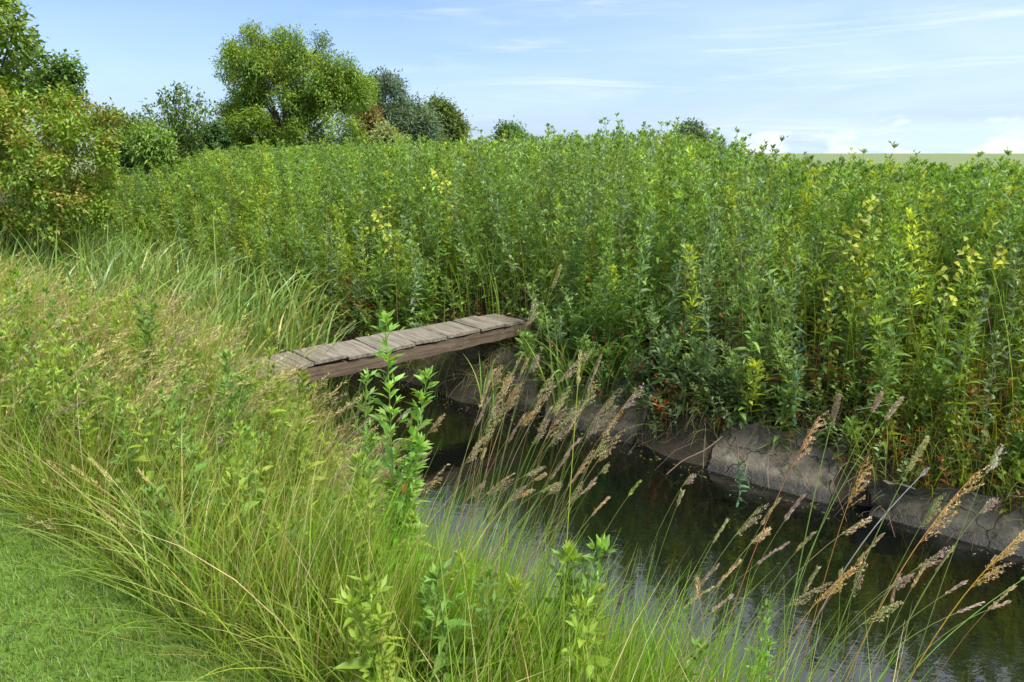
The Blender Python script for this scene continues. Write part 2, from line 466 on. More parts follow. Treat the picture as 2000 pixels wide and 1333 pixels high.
slab('grey silty bank slab under the thicket at the right edge of the photo', -2.9, -.50, 5.70, -1.27, 6.14, -.88, 3)
slab('long grey slab at the waterline below the grassy bank, seen behind the seed heads', -.35, .70, 5.72, -1.26, 6.14, -.88, 5)
slab('pale wedge of grey slab rising from the water right of the bridge below the leafy thicket', 1.00, 2.08, 5.70, -1.26, 6.24, -.76, 9)
slab('dark slab sloping behind the green reeds just right of the bridge end', 2.85, 3.95, 5.82, -1.27, 6.32, -.66, 12)
slab('grey slab in the shade directly under the far end of the plank bridge', 4.15, 5.35, 5.90, -1.28, 6.36, -.62, 15)

# ------------------------------------------------------------------ plank bridge
ZD = -.30
f0 = at_z(616, 710, ZD); f1 = at_z(1000, 632, ZD)
dirv = nrm((f1-f0)[None])[0]; perp = np.array([-dirv[1], dirv[0], 0])   # away from camera
rz = math.atan2(dirv[1], dirv[0])
def along(px):      # distance along front edge for photo x
    best = min(np.linspace(-1.6, 3.4, 2001), key=lambda d: abs(to_px(*(f0+dirv*d)[:3])[0]-px)); return float(best)
bridge = empty('plank_bridge', tuple(f0 + perp*.28 + np.array([0, 0, 0])), 'old weathered plank footbridge crossing the dark ditch', 'bridge')
bridge.rotation_euler = (0, 0, rz)
def rough_box(x0, x1, y0, y1, z0, z1, nx, ny, seed, amp=.004, chip=.02, skew=0.0, sag=0.0):
    """box in local coordinates with worn, wavy edges"""
    import bmesh
    rr = np.random.default_rng(seed)
    bm = bmesh.new(); bmesh.ops.create_cube(bm, size=1)
    for v in bm.verts:
        v.co.x = x0 if v.co.x < 0 else x1; v.co.y = y0 if v.co.y < 0 else y1; v.co.z = z0 if v.co.z < 0 else z1
    ex = [e for e in bm.edges if abs(e.verts[0].co.x-e.verts[1].co.x) > 1e-6]
    bmesh.ops.subdivide_edges(bm, edges=ex, cuts=nx, use_grid_fill=True)
    ey = [e for e in bm.edges if abs(e.verts[0].co.y-e.verts[1].co.y) > 1e-6]
    bmesh.ops.subdivide_edges(bm, edges=ey, cuts=ny, use_grid_fill=True)
    bmesh.ops.bevel(bm, geom=[e for e in bm.edges if e.is_manifold and e.calc_face_angle() > 1.0], offset=.004, segments=2, affect='EDGES')
    ph = rr.uniform(0, 6, 8); yc = (y0+y1)/2; xc = (x0+x1)/2
    for v in bm.verts:
        x, y, z = v.co
        e = abs(y-yc)/(abs(y1-y0)/2)
        wx = math.sin(y*17+ph[0])*.006+math.sin(y*41+ph[1])*.003
        wy = (math.sin(x*31+ph[2])*.5+math.sin(x*67+ph[3])*.35+math.sin(x*133+ph[6])*.2)*chip*(e**3)
        v.co.x = x + wx*(1 if abs(x-xc) > .4*abs(x1-x0) else .3) + skew*(y-yc)
        v.co.y = y + wy*(1 if y > yc else -1)
        v.co.z = z + amp*(math.sin(x*13+ph[4])+math.sin(y*9+ph[5])) - sag*(1-((x-xc)/(x1-x0)*2)**2)
    me = bpy.data.meshes.new('b'); bm.to_mesh(me); bm.free()
    me.polygons.foreach_set('use_smooth', [False]*len(me.polygons))
    return me
def local_obj(name, me, mat, parent, loc=(0, 0, 0), rot=(0, 0, 0)):
    me.name = name; me.materials.append(mat)
    o = bpy.data.objects.new(name, me); col.objects.link(o); o.parent = parent; o.location = loc; o.rotation_euler = rot
    return o
xs = [-1.30, -.88] + [-.42] + [along(p) for p in (615, 680, 742, 812, 875, 938, 985)] + [along(985)+.33]
for i in range(len(xs)-1):
    a, b = xs[i], xs[i+1]; w = b-a-.006
    # the grain of a plank runs across the bridge: local x of the plank = bridge y
    me = rough_box(-.28, .28, -w/2, w/2, -.036, 0, 14, 9, 40+i, .0022, .007, random.uniform(-.04, .04))
    o = local_obj('plank', me, M_plank, bridge, ((a+b)/2, random.uniform(-.012, .012), random.uniform(-.002, .013)),
              (random.uniform(-.02, .02), random.uniform(-.03, .035), math.pi/2+random.uniform(-.05, .05)))
    mn = MB()
    for yy2 in (-.225, .225):
        for xx2 in (-w*.28, w*.28):
            a_n = np.linspace(0, 2*math.pi, 9)[:-1]
            rr_n = .0055
            V_ = np.concatenate([np.stack([yy2+np.cos(a_n)*rr_n, xx2+np.sin(a_n)*rr_n, 0*a_n+.0055], 1), [[yy2, xx2, .007]]])
            mn = MB(); mn.add(V_, np.array([[q, (q+1) % 8, 8] for q in range(8)]), np.array([.06, .035, .025])); mn.build('nail', M_stem, o)
for yy_, sd_ in ((-.225, 3), (.225, 4)):
    me = rough_box(-1.45, along(985)+.42, -.045, .045, -.070, .070, 60, 3, sd_, .006, .009, 0, .015)
    local_obj('beam', me, M_beam, bridge, (0, yy_, -.109))

# ------------------------------------------------------------------ plant generators
GREEN = np.array([.140, .250, .045]); YGREEN = np.array([.235, .34, .040]); BGREEN = np.array([.165, .255, .110])
DGREEN = np.array([.045, .10, .022]); YELLOW = np.array([.44, .45, .035]); RUST = np.array([.24, .085, .025])
STRAW = np.array([.46, .38, .17]); TAN = np.array([.42, .29, .15]); MAUVE = np.array([.27, .19, .16]); FGRASS = np.array([.185, .285, .030])

def willowherbs(ml, ms, B, H, base_col, nodes=20, tmin=.0, leafL=.095, K=3, lean=.06, shoots=True, red=.5, wid=.22, bend=None, shl=1.0, nsh=4):
    """rows of stems with opposite lanceolate leaves and small leafy side shoots near the top. B (n,3)"""
    n = len(B)
    if n == 0: return
    base_col = np.broadcast_to(base_col, (n, 3))
    la = R.uniform(0, 2*math.pi, n); lm = R.uniform(0, lean, n)*1.0
    lv = np.stack([np.cos(la)*lm, np.sin(la)*lm, 0*la], 1)
    if bend is not None: lv = lv+bend
    def axis(t): return B + np.array([0, 0, 1])*(H*t)[:, None] + lv*(H*t*t)[:, None]
    ks = 7; tt = np.linspace(tmin, 1, ks)
    pts = np.stack([axis(np.full(n, t)) for t in tt], 1)
    rad = np.linspace(.0042, .0014, ks)*(1 if K > 0 else 1.3)
    stc = base_col*.9+np.array([.05, .03, .02])
    tubes(ms, pts, rad, stc, 4 if K > 2 else 3)
    a0 = R.uniform(0, 2*math.pi, n)
    ts = tmin+(1-tmin)*((np.arange(nodes)+.5)/nodes)
    for j, t in enumerate(ts):
        tj = np.clip(t + R.uniform(-.3, .3, n)/nodes, 0, 1)
        P0 = axis(tj)
        size = np.interp(t, [0, .15, .45, .75, 1], [.6, .95, 1.05, .72, .40])
        up = np.interp(t, [0, .5, 1], [.0, .45, 1.3])
        keep_p = np.interp(t, [0, .12, .25], [.35, .7, 1.0])
        for side in (0, 1):
            an = a0 + j*math.pi/2 + side*math.pi + R.normal(0, .25, n)
            D = np.stack([np.cos(an), np.sin(an), up+R.normal(0, .25, n)], 1)
            m = R.random(n) < keep_p
            ll = leafL*size*R.uniform(.7, 1.25, n)
            c = base_col*np.exp(R.normal(0, .2, (n, 1)))*np.exp(R.normal(0, .08, (n, 3)))
            pr = np.interp(t, [0, .1, .25, .4, 1], [.55, .4, .10, .03, .004])*red
            isr = R.random(n) < pr
            c = np.where(isr[:, None], np.where(R.random((n, 1)) < .5, RUST, YELLOW*.8)*np.exp(R.normal(0, .25, (n, 1))), c)
            U = np.stack([R.normal(0, .35, n), R.normal(0, .35, n), np.ones(n)], 1)
            leaves(ml, P0[m], D[m], U[m], ll[m], (ll*wid)[m], R.uniform(.1, .55, n)[m], .35, c[m], K)
        if shoots and t > .42:
            for q in range(2):
                an = a0 + (j+.5)*math.pi/2 + q*math.pi + R.normal(0, .4, n)
                sl = np.interp(t, [.42, .6, 1], [.05, .085, .03])*R.uniform(.6, 1.3, n)*shl
                Dv = nrm(np.stack([np.cos(an)*.65, np.sin(an)*.65, R.uniform(.7, 1.3, n)], 1))
                Q = P0 + Dv*sl[:, None]
                if K > 0: tubes(ms, np.stack([P0, Q], 1), np.array([.0014, .0009]), stc, 3)
                c = base_col*np.array([1.12, 1.12, 1.25])*np.exp(R.normal(0, .16, (n, 1)))
                for w_ in range(nsh):
                    a2 = R.uniform(0, 6.28, n)
                    D2 = Dv*1.1 + .8*np.stack([np.cos(a2), np.sin(a2), 0*a2], 1)
                    fr = R.uniform(.55 if shl < 1.5 else .25, 1.05, n)
                    leaves(ml, P0+Dv*(sl*fr)[:, None], D2, np.stack([R.normal(0, .5, n), R.normal(0, .5, n), np.ones(n)], 1),
                           leafL*.40*R.uniform(.7, 1.2, n), leafL*.40*.3, .15, .3, c, 0 if K < 4 else 2)
    # crown tuft
    for q in range(8):
        an = R.uniform(0, 6.28, n); D = np.stack([np.cos(an)*.5, np.sin(an)*.5, R.uniform(.6, 1.4, n)], 1)
        leaves(ml, axis(np.ones(n)), D, np.array([[0, 0, 1.0]])+R.normal(0, .3, (n, 3)), leafL*.42, leafL*.13, .1, .3,
               base_col*np.array([1.25, 1.2, 1.3])*np.exp(R.normal(0, .12, (n, 1))), 0 if K < 3 else 2)

# thicket silhouette: photo height of the tops by photo x
TPX = np.array([-300, 150, 250, 330, 450, 600, 800, 900, 1050, 1200, 1300, 1400, 1480, 1600, 2000, 2400])
TPY = np.array([370, 365, 345, 322, 300, 291, 290, 285, 275, 263, 262, 285, 312, 328, 331, 334])
def top_z(x, y, z0):
    px, py, d = to_px(x, y, z0+1.5)
    ty = np.interp(px, TPX, TPY); u_, yv, zv = ray(px, ty)
    return CAM_H + zv/yv*y
def patch_col(x, y, px):
    w1 = wob(x, y, 1.1, 3); w2 = wob(x, y, .8, 9)
    c = np.broadcast_to(GREEN, (len(x), 3)).copy()
    k = np.clip(smooth(w1, .05, .5) + (px < 900)*.35*R.random(len(x)), 0, 1); c = lerp(c, YGREEN, k*.6)  # left part yellower and brighter: stronger light put into the leaf colour
    b = smooth(w2, .0, .4)*np.exp(-((px-1350)/330)**2)*.7; c = lerp(c, BGREEN, np.clip(b+(R.random(len(x)) < .12), 0, 1))
    yw = R.random(len(x)) < np.where(px > 1400, .07, .035)+.12*smooth(wob(x, y, 2.3, 14), .35, .7)
    c = np.where(yw[:, None], np.array([.28, .36, .038]), c)
    return c*1.12*np.exp(R.normal(0, .15, (len(x), 1)))

# --- front and middle of the thicket (uncountable mass)
def scatter_sn(s0, s1, n0, n1, dens, m=260, zt=.5):
    k = int((s1-s0)*(n1-n0)*dens); s = R.uniform(s0, s1, k); n = R.uniform(n0, n1, k)
    x, y = XY(s, n); ok = (y > .3) & visible(x, y, zt, m)
    return x[ok], y[ok], s[ok], n[ok]
R = np.random.default_rng(101)
ml, ms = MB(), MB()
x, y, s, n = scatter_sn(-5, 19, 6.08, 9.2, 20)
br = (n < 7.25) & (s > 4.5) & (s < 5.9) & (n < 6.95)
br |= (s < .4) & (n < 7.1) & (R.random(len(s)) < .55)
x, y, s, n = x[~br], y[~br], s[~br], n[~br]
z = terrain(x, y); px, _, d = to_px(x, y, z+1)
H = 1.42 + .30*(n-6.5) + R.normal(0, .24, len(x)) + .35*wob(x, y, 1.5, 6)
H = np.where(n < 6.9, H*R.uniform(.35, 1.0, len(x))*(.55+.45*smooth(n, 6.0, 6.6)), H)
H = np.minimum(H, top_z(x, y, z)-z - np.abs(R.normal(0, .14, len(x))) + .07 + .06*wob(x, y, 2.2, 11)); H = np.maximum(H, .35)
cc = patch_col(x, y, px)
near = d < 9.5
B = np.stack([x, y, z-.02], 1)
for msk, K_, nd in ((near, 2, 16), (~near, 0, 14)):
    willowherbs(ml, ms, B[msk], H[msk], cc[msk], nodes=nd, K=K_, tmin=.0, leafL=.19, wid=.225, lean=.32, shl=2.1, nsh=6)
# --- mounding broad leaved plants between the stems
x, y, s, n = scatter_sn(-5, 19, 6.15, 9.4, 10)
br = (n < 6.95) & (s > 4.5) & (s < 5.9); x, y, s, n = x[~br], y[~br], s[~br], n[~br]
z = terrain(x, y); px, _, d = to_px(x, y, z+1)
H = np.maximum(.35, np.minimum((.75+.45*(n-6.2))*R.uniform(.55, 1.15, len(x)), top_z(x, y, z)-z-.08))
willowherbs(ml, ms, np.stack([x, y, z-.02], 1), H, patch_col(x, y, px)*np.array([1.08, 1.08, .9]), nodes=12, K=2, leafL=.13, wid=.46, lean=.55, shl=2.0, nsh=4, red=.7,
    bend=np.stack([R.normal(-.12, .25, len(x)), R.normal(-.15, .25, len(x)), 0*x], 1))
# --- back of the thicket: only the tops show
x, y, s, n = scatter_sn(-9, 30, 9.2, 15.5, 19)
z = terrain(x, y); px, _, d = to_px(x, y, z+1)
H = np.minimum(2.1+R.normal(0, .15, len(x)), top_z(x, y, z)-z - np.abs(R.normal(0, .15, len(x)))+.06+.07*wob(x, y, 1.8, 12))
tall = R.random(len(x)) < np.where(px > 1450, .07, .13); H = np.where(tall, H+R.uniform(.03, .30, len(x)), H-.04)
willowherbs(ml, ms, np.stack([x, y, z], 1), np.maximum(H, .5), patch_col(x, y, px), nodes=11, K=0, tmin=.45, red=.2, leafL=.19, wid=.26, lean=.38, shl=2.0)
tag(ml.build('thicket_foliage', M_leaf), 'dense wild willowherb and nettle thicket filling the far bank up to the skyline', 'thicket', kind='stuff')
tag(ms.build('thicket_stems_undergrowth', M_stem), 'green stalks inside the willowherb thicket on the far bank', 'stalks', kind='stuff')

R = np.random.default_rng(102)
# --- low leafy fringe with red and yellow old leaves at the thicket foot
ml = MB(); ms = MB()
x, y, s, n = scatter_sn(-5, 16, 5.88, 6.9, 120)
ok = ~((s > 4.2) & (s < 6.2) & (n < 6.8)) & (n > 5.97+.15*R.random(len(s))+.10*wob(x, y, 2.5, 7)-.08*np.exp(-((s-2.9)/.6)**2)+.22*np.exp(-((s-1.5)/.5)**2)); x, y, s, n = x[ok], y[ok], s[ok], n[ok]
z = terrain(x, y)
c = patch_col(x, y, to_px(x, y, z)[0])
c = np.where(R.random((len(x), 1)) < .22, RUST*np.exp(R.normal(0, .3, (len(x), 1))), c*.9)
willowherbs(ml, ms, np.stack([x, y, z], 1), R.uniform(.15, .6, len(x)), c, nodes=7, K=2, leafL=.085, shoots=False, red=1.0, wid=.42, lean=.5,
    bend=np.stack([-.3+0*x, -.4+0*x, 0*x], 1))
tag(ml.build('fringe_foliage', M_leaf), 'low leaves turning red and yellow along the foot of the thicket', 'low leaves', kind='stuff')
tag(ms.build('fringe_stems_undergrowth', M_stem), 'thin stalks of the low plants along the foot of the thicket', 'stalks', kind='stuff')

# --- grass mixed in the far bank (thick on the right) and hanging dry stems
mg = MB()
def bank_grass(x, y, Ln, W, c0, c1, azm, azs=.9, th=(.05, .5), bend=(.5, 1.7), K=5):
    n_ = len(x); z = terrain(x, y)-.01
    az_ = azm+R.normal(0, azs, n_)
    return ribbons(mg, np.stack([x, y, z], 1), az_, R.uniform(*th, n_), R.uniform(*bend, n_), Ln, W, c0, c1, K)
toward = math.atan2(-.8, -.6)          # towards the water from the far bank
x, y, s, n = scatter_sn(-4.5, 1.6, 5.98, 7.6, 800)
k = R.random(len(x)) < smooth(-s, -1.3, .0)*.95+.1; x, y, s, n = x[k], y[k], s[k], n[k]
bank_grass(x, y, R.uniform(.25, .8, len(x)), R.uniform(.003, .007, len(x)), jit(FGRASS*.8, len(x)), jit(np.array([.30, .34, .06]), len(x), .3), toward, 1.3)
x, y, s, n = scatter_sn(-4.5, 15, 5.95, 6.6, 1000)
k = (R.random(len(x)) < .35+.65*smooth(wob(x, y, 2.4, 21), -.2, .3)) & ~((s > 1.05) & (s < 2.0) & (n < 6.25) & (R.random(len(x)) < .8)); x, y, s, n = x[k], y[k], s[k], n[k]
bank_grass(x, y, R.uniform(.2, .6, len(x)), R.uniform(.002, .006, len(x)), jit(np.array([.14, .19, .05]), len(x), .3), np.where(R.random((len(x), 1)) < .5, np.array([.30, .24, .12]), np.array([.20, .28, .06])), toward, .9, (.2, 1.2), (.6, 2.0))
x, y, s, n = scatter_sn(-4.5, 16, 6.4, 9.0, 34)
bank_grass(x, y, R.uniform(.8, 1.7, len(x)), R.uniform(.006, .013, len(x)), jit(FGRASS, len(x)), jit(YGREEN, len(x)), toward, 1.6, (.02, .2), (.3, 1.2))
x, y, s, n = scatter_sn(-4.5, 16, 6.3, 10, 3.2); k = len(x)
bank_grass(x, y, np.minimum(R.uniform(1.0, 2.0, k), top_z(x, y, terrain(x, y))-terrain(x, y)+.12), R.uniform(.005, .009, k), jit(np.array([.34, .26, .15]), k, .3), jit(np.array([.42, .36, .22]), k, .3), toward, 1.8, (.0, .25), (.0, .35))
tag(mg.build('far_bank_grass', M_grass), 'tangled yellow green grass hanging over the far bank and poking through the thicket', 'grass', kind='stuff')

# --- dry straw, twigs and roots on the far bank
md = MB()
x, y, s, n = scatter_sn(-5, 15, 5.85, 6.6, 110)
z = terrain(x, y)+.03; k = len(x)
a = toward+R.normal(0, 1.0, k); ln = R.uniform(.15, .6, k)
d1 = np.stack([np.cos(a), np.sin(a), R.normal(-.15, .5, k)], 1); P0 = np.stack([x, y, z+.05], 1)
mid = P0+d1*(ln*.5)[:, None]+R.normal(0, .03, (k, 3)); e = P0+d1*ln[:, None]+np.array([0, 0, -1])*(ln*.35)[:, None]
tubes(md, np.stack([P0, mid, e], 1), np.array([.0028, .0022, .0012]), jit(np.array([.17, .125, .08]), k, .35), 3)
tag(md.build('dry_twigs_debris', M_stem), 'dry brown twigs and roots littering the muddy far bank', 'twigs', kind='stuff')

R = np.random.default_rng(103)
# --- broad reeds in the channel beyond the bridge and below it
mr = MB()
def reeds(x, y, z, Ln, W, azm=None, azs=1.2, th=(.02, .3), bend=(.15, 1.7), c=None, K=8):
    k = len(x); a = (R.uniform(0, 6.28, k) if azm is None else azm+R.normal(0, azs, k))
    c = jit(np.array([.17, .27, .06]), k, .2, .1) if c is None else c
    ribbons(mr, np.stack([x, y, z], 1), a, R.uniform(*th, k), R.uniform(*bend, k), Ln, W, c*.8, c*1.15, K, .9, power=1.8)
x, y, s, n = scatter_sn(6.1, 15, 2.35, 5.6, 150)
cl_ = wob(x, y, 2.6, 5); k = (cl_ > -.35) | (R.random(len(x)) < .4); x, y, s, n = x[k], y[k], s[k], n[k]
k = ~((s < 7.2) & (n > 4.7)); x, y, s, n = x[k], y[k], s[k], n[k]
zz = np.maximum(terrain(x, y), WATER+.35*smooth(s, 6.5, 8))
c = jit(np.array([.18, .275, .065]), len(x), .3, .1); yl = R.random(len(x)) < .1; c = np.where(yl[:, None], np.array([.42, .42, .09]), c)
reeds(x, y, zz, (R.uniform(.95, 1.75, len(x)) + .3*(R.random(len(x)) < .12))*np.where(n > 4.6, .75, 1.0)*np.where(n < 3.2, .75, 1.), R.uniform(.016, .030, len(x)), 0.1, 1.4, c=c)
x, y, s, n = scatter_sn(10, 15.5, -1.5, 3.2, 60)
reeds(x, y, terrain(x, y), R.uniform(.7, 1.25, len(x)), R.uniform(.012, .022, len(x)))
x, y, s, n = scatter_sn(5.7, 6.9, 3.7, 4.9, 90)
reeds(x, y, 0*x+WATER-.05, R.uniform(.4, .75, len(x)), R.uniform(.008, .014, len(x)))
tag(mr.build('reed_bed_grass', M_reed), 'bright green broad bladed reeds filling the ditch beyond the bridge', 'reeds', kind='stuff')

# ------------------------------------------------------------------ lawn
mg = MB()
k = 170000
x = R.uniform(-4.6, .2, k); y = R.uniform(1.2, 5.2, k); s, n = SN(x, y)
d_ = np.hypot(x, y)
ok = (n < 1.08+.12*wob(x, y, 3, 2)) & (n > -1.5) & visible(x, y, 0, 150) & (R.random(k) < np.clip(5/d_**1.6, .15, 1))
x, y = x[ok], y[ok]; k = len(x)
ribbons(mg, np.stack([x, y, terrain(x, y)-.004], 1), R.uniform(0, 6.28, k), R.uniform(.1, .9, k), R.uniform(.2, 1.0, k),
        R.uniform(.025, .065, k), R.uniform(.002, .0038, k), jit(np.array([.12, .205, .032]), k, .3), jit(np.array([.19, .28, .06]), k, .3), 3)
tag(mg.build('lawn_grass', M_grass), 'short mown green lawn in the lower left corner', 'lawn', kind='stuff')

# ------------------------------------------------------------------ meadow on the near bank
R = np.random.default_rng(104)
mg = MB(); mh = MB()
def zone(s0, s1, n0, n1, dens, m=150): return scatter_sn(s0, s1, n0, n1, dens, m, .3)
def mix_cols(k, w=(.5, .3, .2)):
    r = R.random(k)[:, None]
    return np.where(r < w[0], FGRASS, np.where(r < w[0]+w[1], np.array([.20, .27, .045]), STRAW))
def meadow(x, y, Lo, Hi, W, w=(.5, .3, .2), azm=0.15, azs=1.2, th=(.03, .45), bend=(.2, 1.4), K=5, flop=True):
    s, n = SN(x, y); k = len(x)
    Ln = R.uniform(Lo, Hi, k)*(1+.18*wob(x, y, 2.2, 8))
    a = azm + R.normal(0, azs, k); t0 = R.uniform(*th, k); bd = R.uniform(*bend, k)
    if flop:
        e = 1-smooth(n, 1.0, 1.55); fl = R.random(k) < e*.32
        a = np.where(fl, math.atan2(-.8, -.6)-.45+R.normal(0, .8, k), a); t0 = np.where(fl, R.uniform(.2, .9, k), t0)
    Ln = cap(x, y, terrain(x, y), Ln)
    c = mix_cols(k, w)*np.exp(R.normal(0, .22, (k, 1)))*np.exp(R.normal(0, .08, (k, 3)))
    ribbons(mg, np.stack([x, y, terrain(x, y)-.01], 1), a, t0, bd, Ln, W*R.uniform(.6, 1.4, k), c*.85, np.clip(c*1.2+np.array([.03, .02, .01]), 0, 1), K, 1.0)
# close to the camera
x, y, s, n = zone(-1.2, 5.0, .93, 2.45, 3300); k = R.random(len(x)) < .62+.5*wob(x, y, 3.1, 3); meadow(x[k], y[k], .22, .62, .0042, (.72, .2, .08))
x, y, s, n = zone(2.6, 5.4, 2.2, 3.3, 1500); k = n < near_edge(s)-.05; meadow(x[k], y[k], .3, .75, .0042, (.5, .3, .2), flop=False)
# longer straw-coloured culms
x, y, s, n = zone(-.5, 9.0, 1.0, 3.2, 420); k = n < near_edge(s)-.1; meadow(x[k], y[k], .55, .95, .0028, (.25, .4, .35), th=(.05, .45), bend=(.2, .9))
# flopping edge fans over the lawn
x, y, s, n = zone(1.2, 6.5, 1.12, 1.6, 150); k = len(x)
c = mix_cols(k, (.45, .3, .25)); ribbons(mg, np.stack([x, y, terrain(x, y)], 1), math.pi+.25+R.normal(0, 1.0, k), R.uniform(.5, 1.15, k), R.uniform(.1, .7, k),
        R.uniform(.25, .62, k), .0028, c*.8, c*1.15, 5, .8)
# mid distance
x, y, s, n = zone(4.8, 11, .75, 3.9, 780); k = n < near_edge(s)+.3; meadow(x[k], y[k], .5, 1.05, .0062, (.40, .35, .25), bend=(.2, 1.3))
# far
x, y, s, n = zone(10.5, 22, -2, 5.0, 150); meadow(x, y, .5, .95, .011, (.5, .3, .2), flop=False, bend=(.3, 1.6))
tag(mg.build('meadow_grass', M_grass), 'long unmown meadow grass covering the near bank of the ditch', 'grass', kind='stuff')

# straw panicles floating over the meadow
def panicles(mb, ms, B, az_, H, lean, size, c, cs, nb=12, per=4, th_end=1.0):
    """B base (n,3): curved culm with a nodding open head; vectorised"""
    H = cap(B[:, 0], B[:, 1], B[:, 2], H); n = len(B); K = 8; pos = B.copy(); pts = [pos.copy()]
    for k in range(K):
        t = (k+.5)/K; th = lean + th_end*t**2.6
        d = np.stack([np.sin(th)*np.cos(az_), np.sin(th)*np.sin(az_), np.cos(th)], 1)
        pos = pos + d*(H/K)[:, None]; pts.append(pos.copy())
    pts = np.stack(pts, 1)
    tubes(ms, pts, np.linspace(.0016, .0007, K+1)*(1+size*2), cs, 3)
    for j in range(nb):
        t = 1-.30*(1-j/nb)**1.0; f = t*K; i = int(min(f, K-1e-6)); fr = f-i
        p = pts[:, i]*(1-fr)+pts[:, i+1]*fr; ax = nrm(pts[:, i+1]-pts[:, i])
        a2 = R.uniform(0, 6.28, n); off = nrm(np.stack([np.cos(a2), np.sin(a2), 0*a2+.1], 1))
        br_ = size*(1-j/nb*.75)*R.uniform(.5, 1.1, n)
        for q in range(per):
            u = (q+1)/per
            pp = p + (ax*.75+off*.6)*(br_*u)[:, None] + np.array([0, 0, -1])*(br_*u*u*.25)[:, None]
            D = ax+off*.5+R.normal(0, .25, (n, 3))
            leaves(mb, pp, D, R.normal(0, 1, (n, 3)), size*.30, size*.052, .1, .5, c*np.exp(R.normal(0, .15, (n, 1))), 0)
    return pts
ms = MB()
x, y, s, n = zone(3.2, 9.5, .9, 3.3, 48); k = len(x); B = np.stack([x, y, terrain(x, y)], 1)
c = np.where(R.random((k, 1)) < .75, STRAW*.95, MAUVE*1.2); panicles(mh, ms, B, .1+R.normal(0, .5, k), R.uniform(.65, 1.02, k), R.uniform(.05, .4, k), .085, c*np.array([1.15, 1.2, 1.15])*np.exp(R.normal(0, .15, (k, 1))), STRAW*.8, 13, 4)
x, y, s, n = zone(9.5, 16, -.5, 4.5, 10); k = len(x); B = np.stack([x, y, terrain(x, y)], 1)
c = np.where(R.random((k, 1)) < .5, TAN, MAUVE); panicles(mh, ms, B, .1+R.normal(0, .5, k), R.uniform(.8, 1.2, k), R.uniform(.05, .35, k), .11, c, STRAW*.7, 9, 3)
tag(mh.build('meadow_seed_heads_grass', M_seed), 'hazy tan and mauve grass seed heads above the meadow on the left', 'seed heads', kind='stuff')
tag(ms.build('meadow_culms_grass', M_stem), 'thin straw coloured stalks under the meadow seed heads', 'stalks', kind='stuff')

# leafy herbs growing in the meadow (mass) ---------------------------------
ml, ms = MB(), MB()
x, y, s, n = zone(.6, 9, 1.15, 3.2, 42); k = (n < near_edge(s)-.15) & ((s > 2.6) | (R.random(len(s)) < .3)); x, y = x[k], y[k]; k = len(x)
c = np.where(R.random((k, 1)) < .55, YGREEN, GREEN*1.1)
willowherbs(ml, ms, np.stack([x, y, terrain(x, y)], 1), cap(x, y, terrain(x, y), R.uniform(.4, .85, k)), c, nodes=12, K=3, leafL=.105, lean=.25, red=.5, wid=.32)
x, y, s, n = zone(8, 18, -1, 4.5, 6); k = len(x)
willowherbs(ml, ms, np.stack([x, y, terrain(x, y)], 1), R.uniform(.6, 1.0, k), jit(GREEN*1.1, k), nodes=9, K=0, leafL=.11, lean=.2, red=.2, wid=.3)
tag(ml.build('meadow_herb_foliage', M_leaf), 'leafy green herbs mixed through the long grass of the near bank', 'herbs', kind='stuff')
tag(ms.build('meadow_herb_stems_undergrowth', M_stem), 'stalks of the leafy herbs in the long grass of the near bank', 'stalks', kind='stuff')

R = np.random.default_rng(105); random.seed(105)
# ------------------------------------------------------------------ single plants
def single_willowherb(label, base, H, colr, nodes=20, leafL=.1, lean=(0, 0), group=None, wid=.24, name='willowherb_plant', K=5, red=.4, tmin=0., shoots=True, cat='plant', stems=1):
    r = empty(name, tuple(float(v) for v in base), label, cat, group)
    a, b = MB(), MB()
    for q in range(stems):
        of = np.array([[0, 0, 0.0]]) if q == 0 else np.array([[R.uniform(-.035, .035), R.uniform(-.035, .035), 0]])
        hh_ = H*(1 if q == 0 else R.uniform(.72, .93)); ln_ = (0, 0) if q == 0 else R.uniform(-.13, .13, 2)
        willowherbs(a, b, of, np.array([hh_]), np.array(colr)[None], nodes=nodes, K=K, leafL=leafL, lean=.02, red=red, wid=wid,
                bend=np.array([[lean[0]+ln_[0], lean[1]+ln_[1], 0]]), tmin=tmin, shoots=shoots)
    b.build('stem', M_stem, r); a.build('leaves', M_leaf, r)
    return r
def base_under(tx, ty, Yd, bx=None):
    """ground point under a plant whose top shows at photo (tx,ty) at distance Yd; returns base and height"""
    p = at_y(tx, ty, Yd); g = float(terrain(p[0], p[1])); return np.array([p[0], p[1], max(g, WATER-.05)-.02]), p[2]-max(g, WATER-.05)+.02
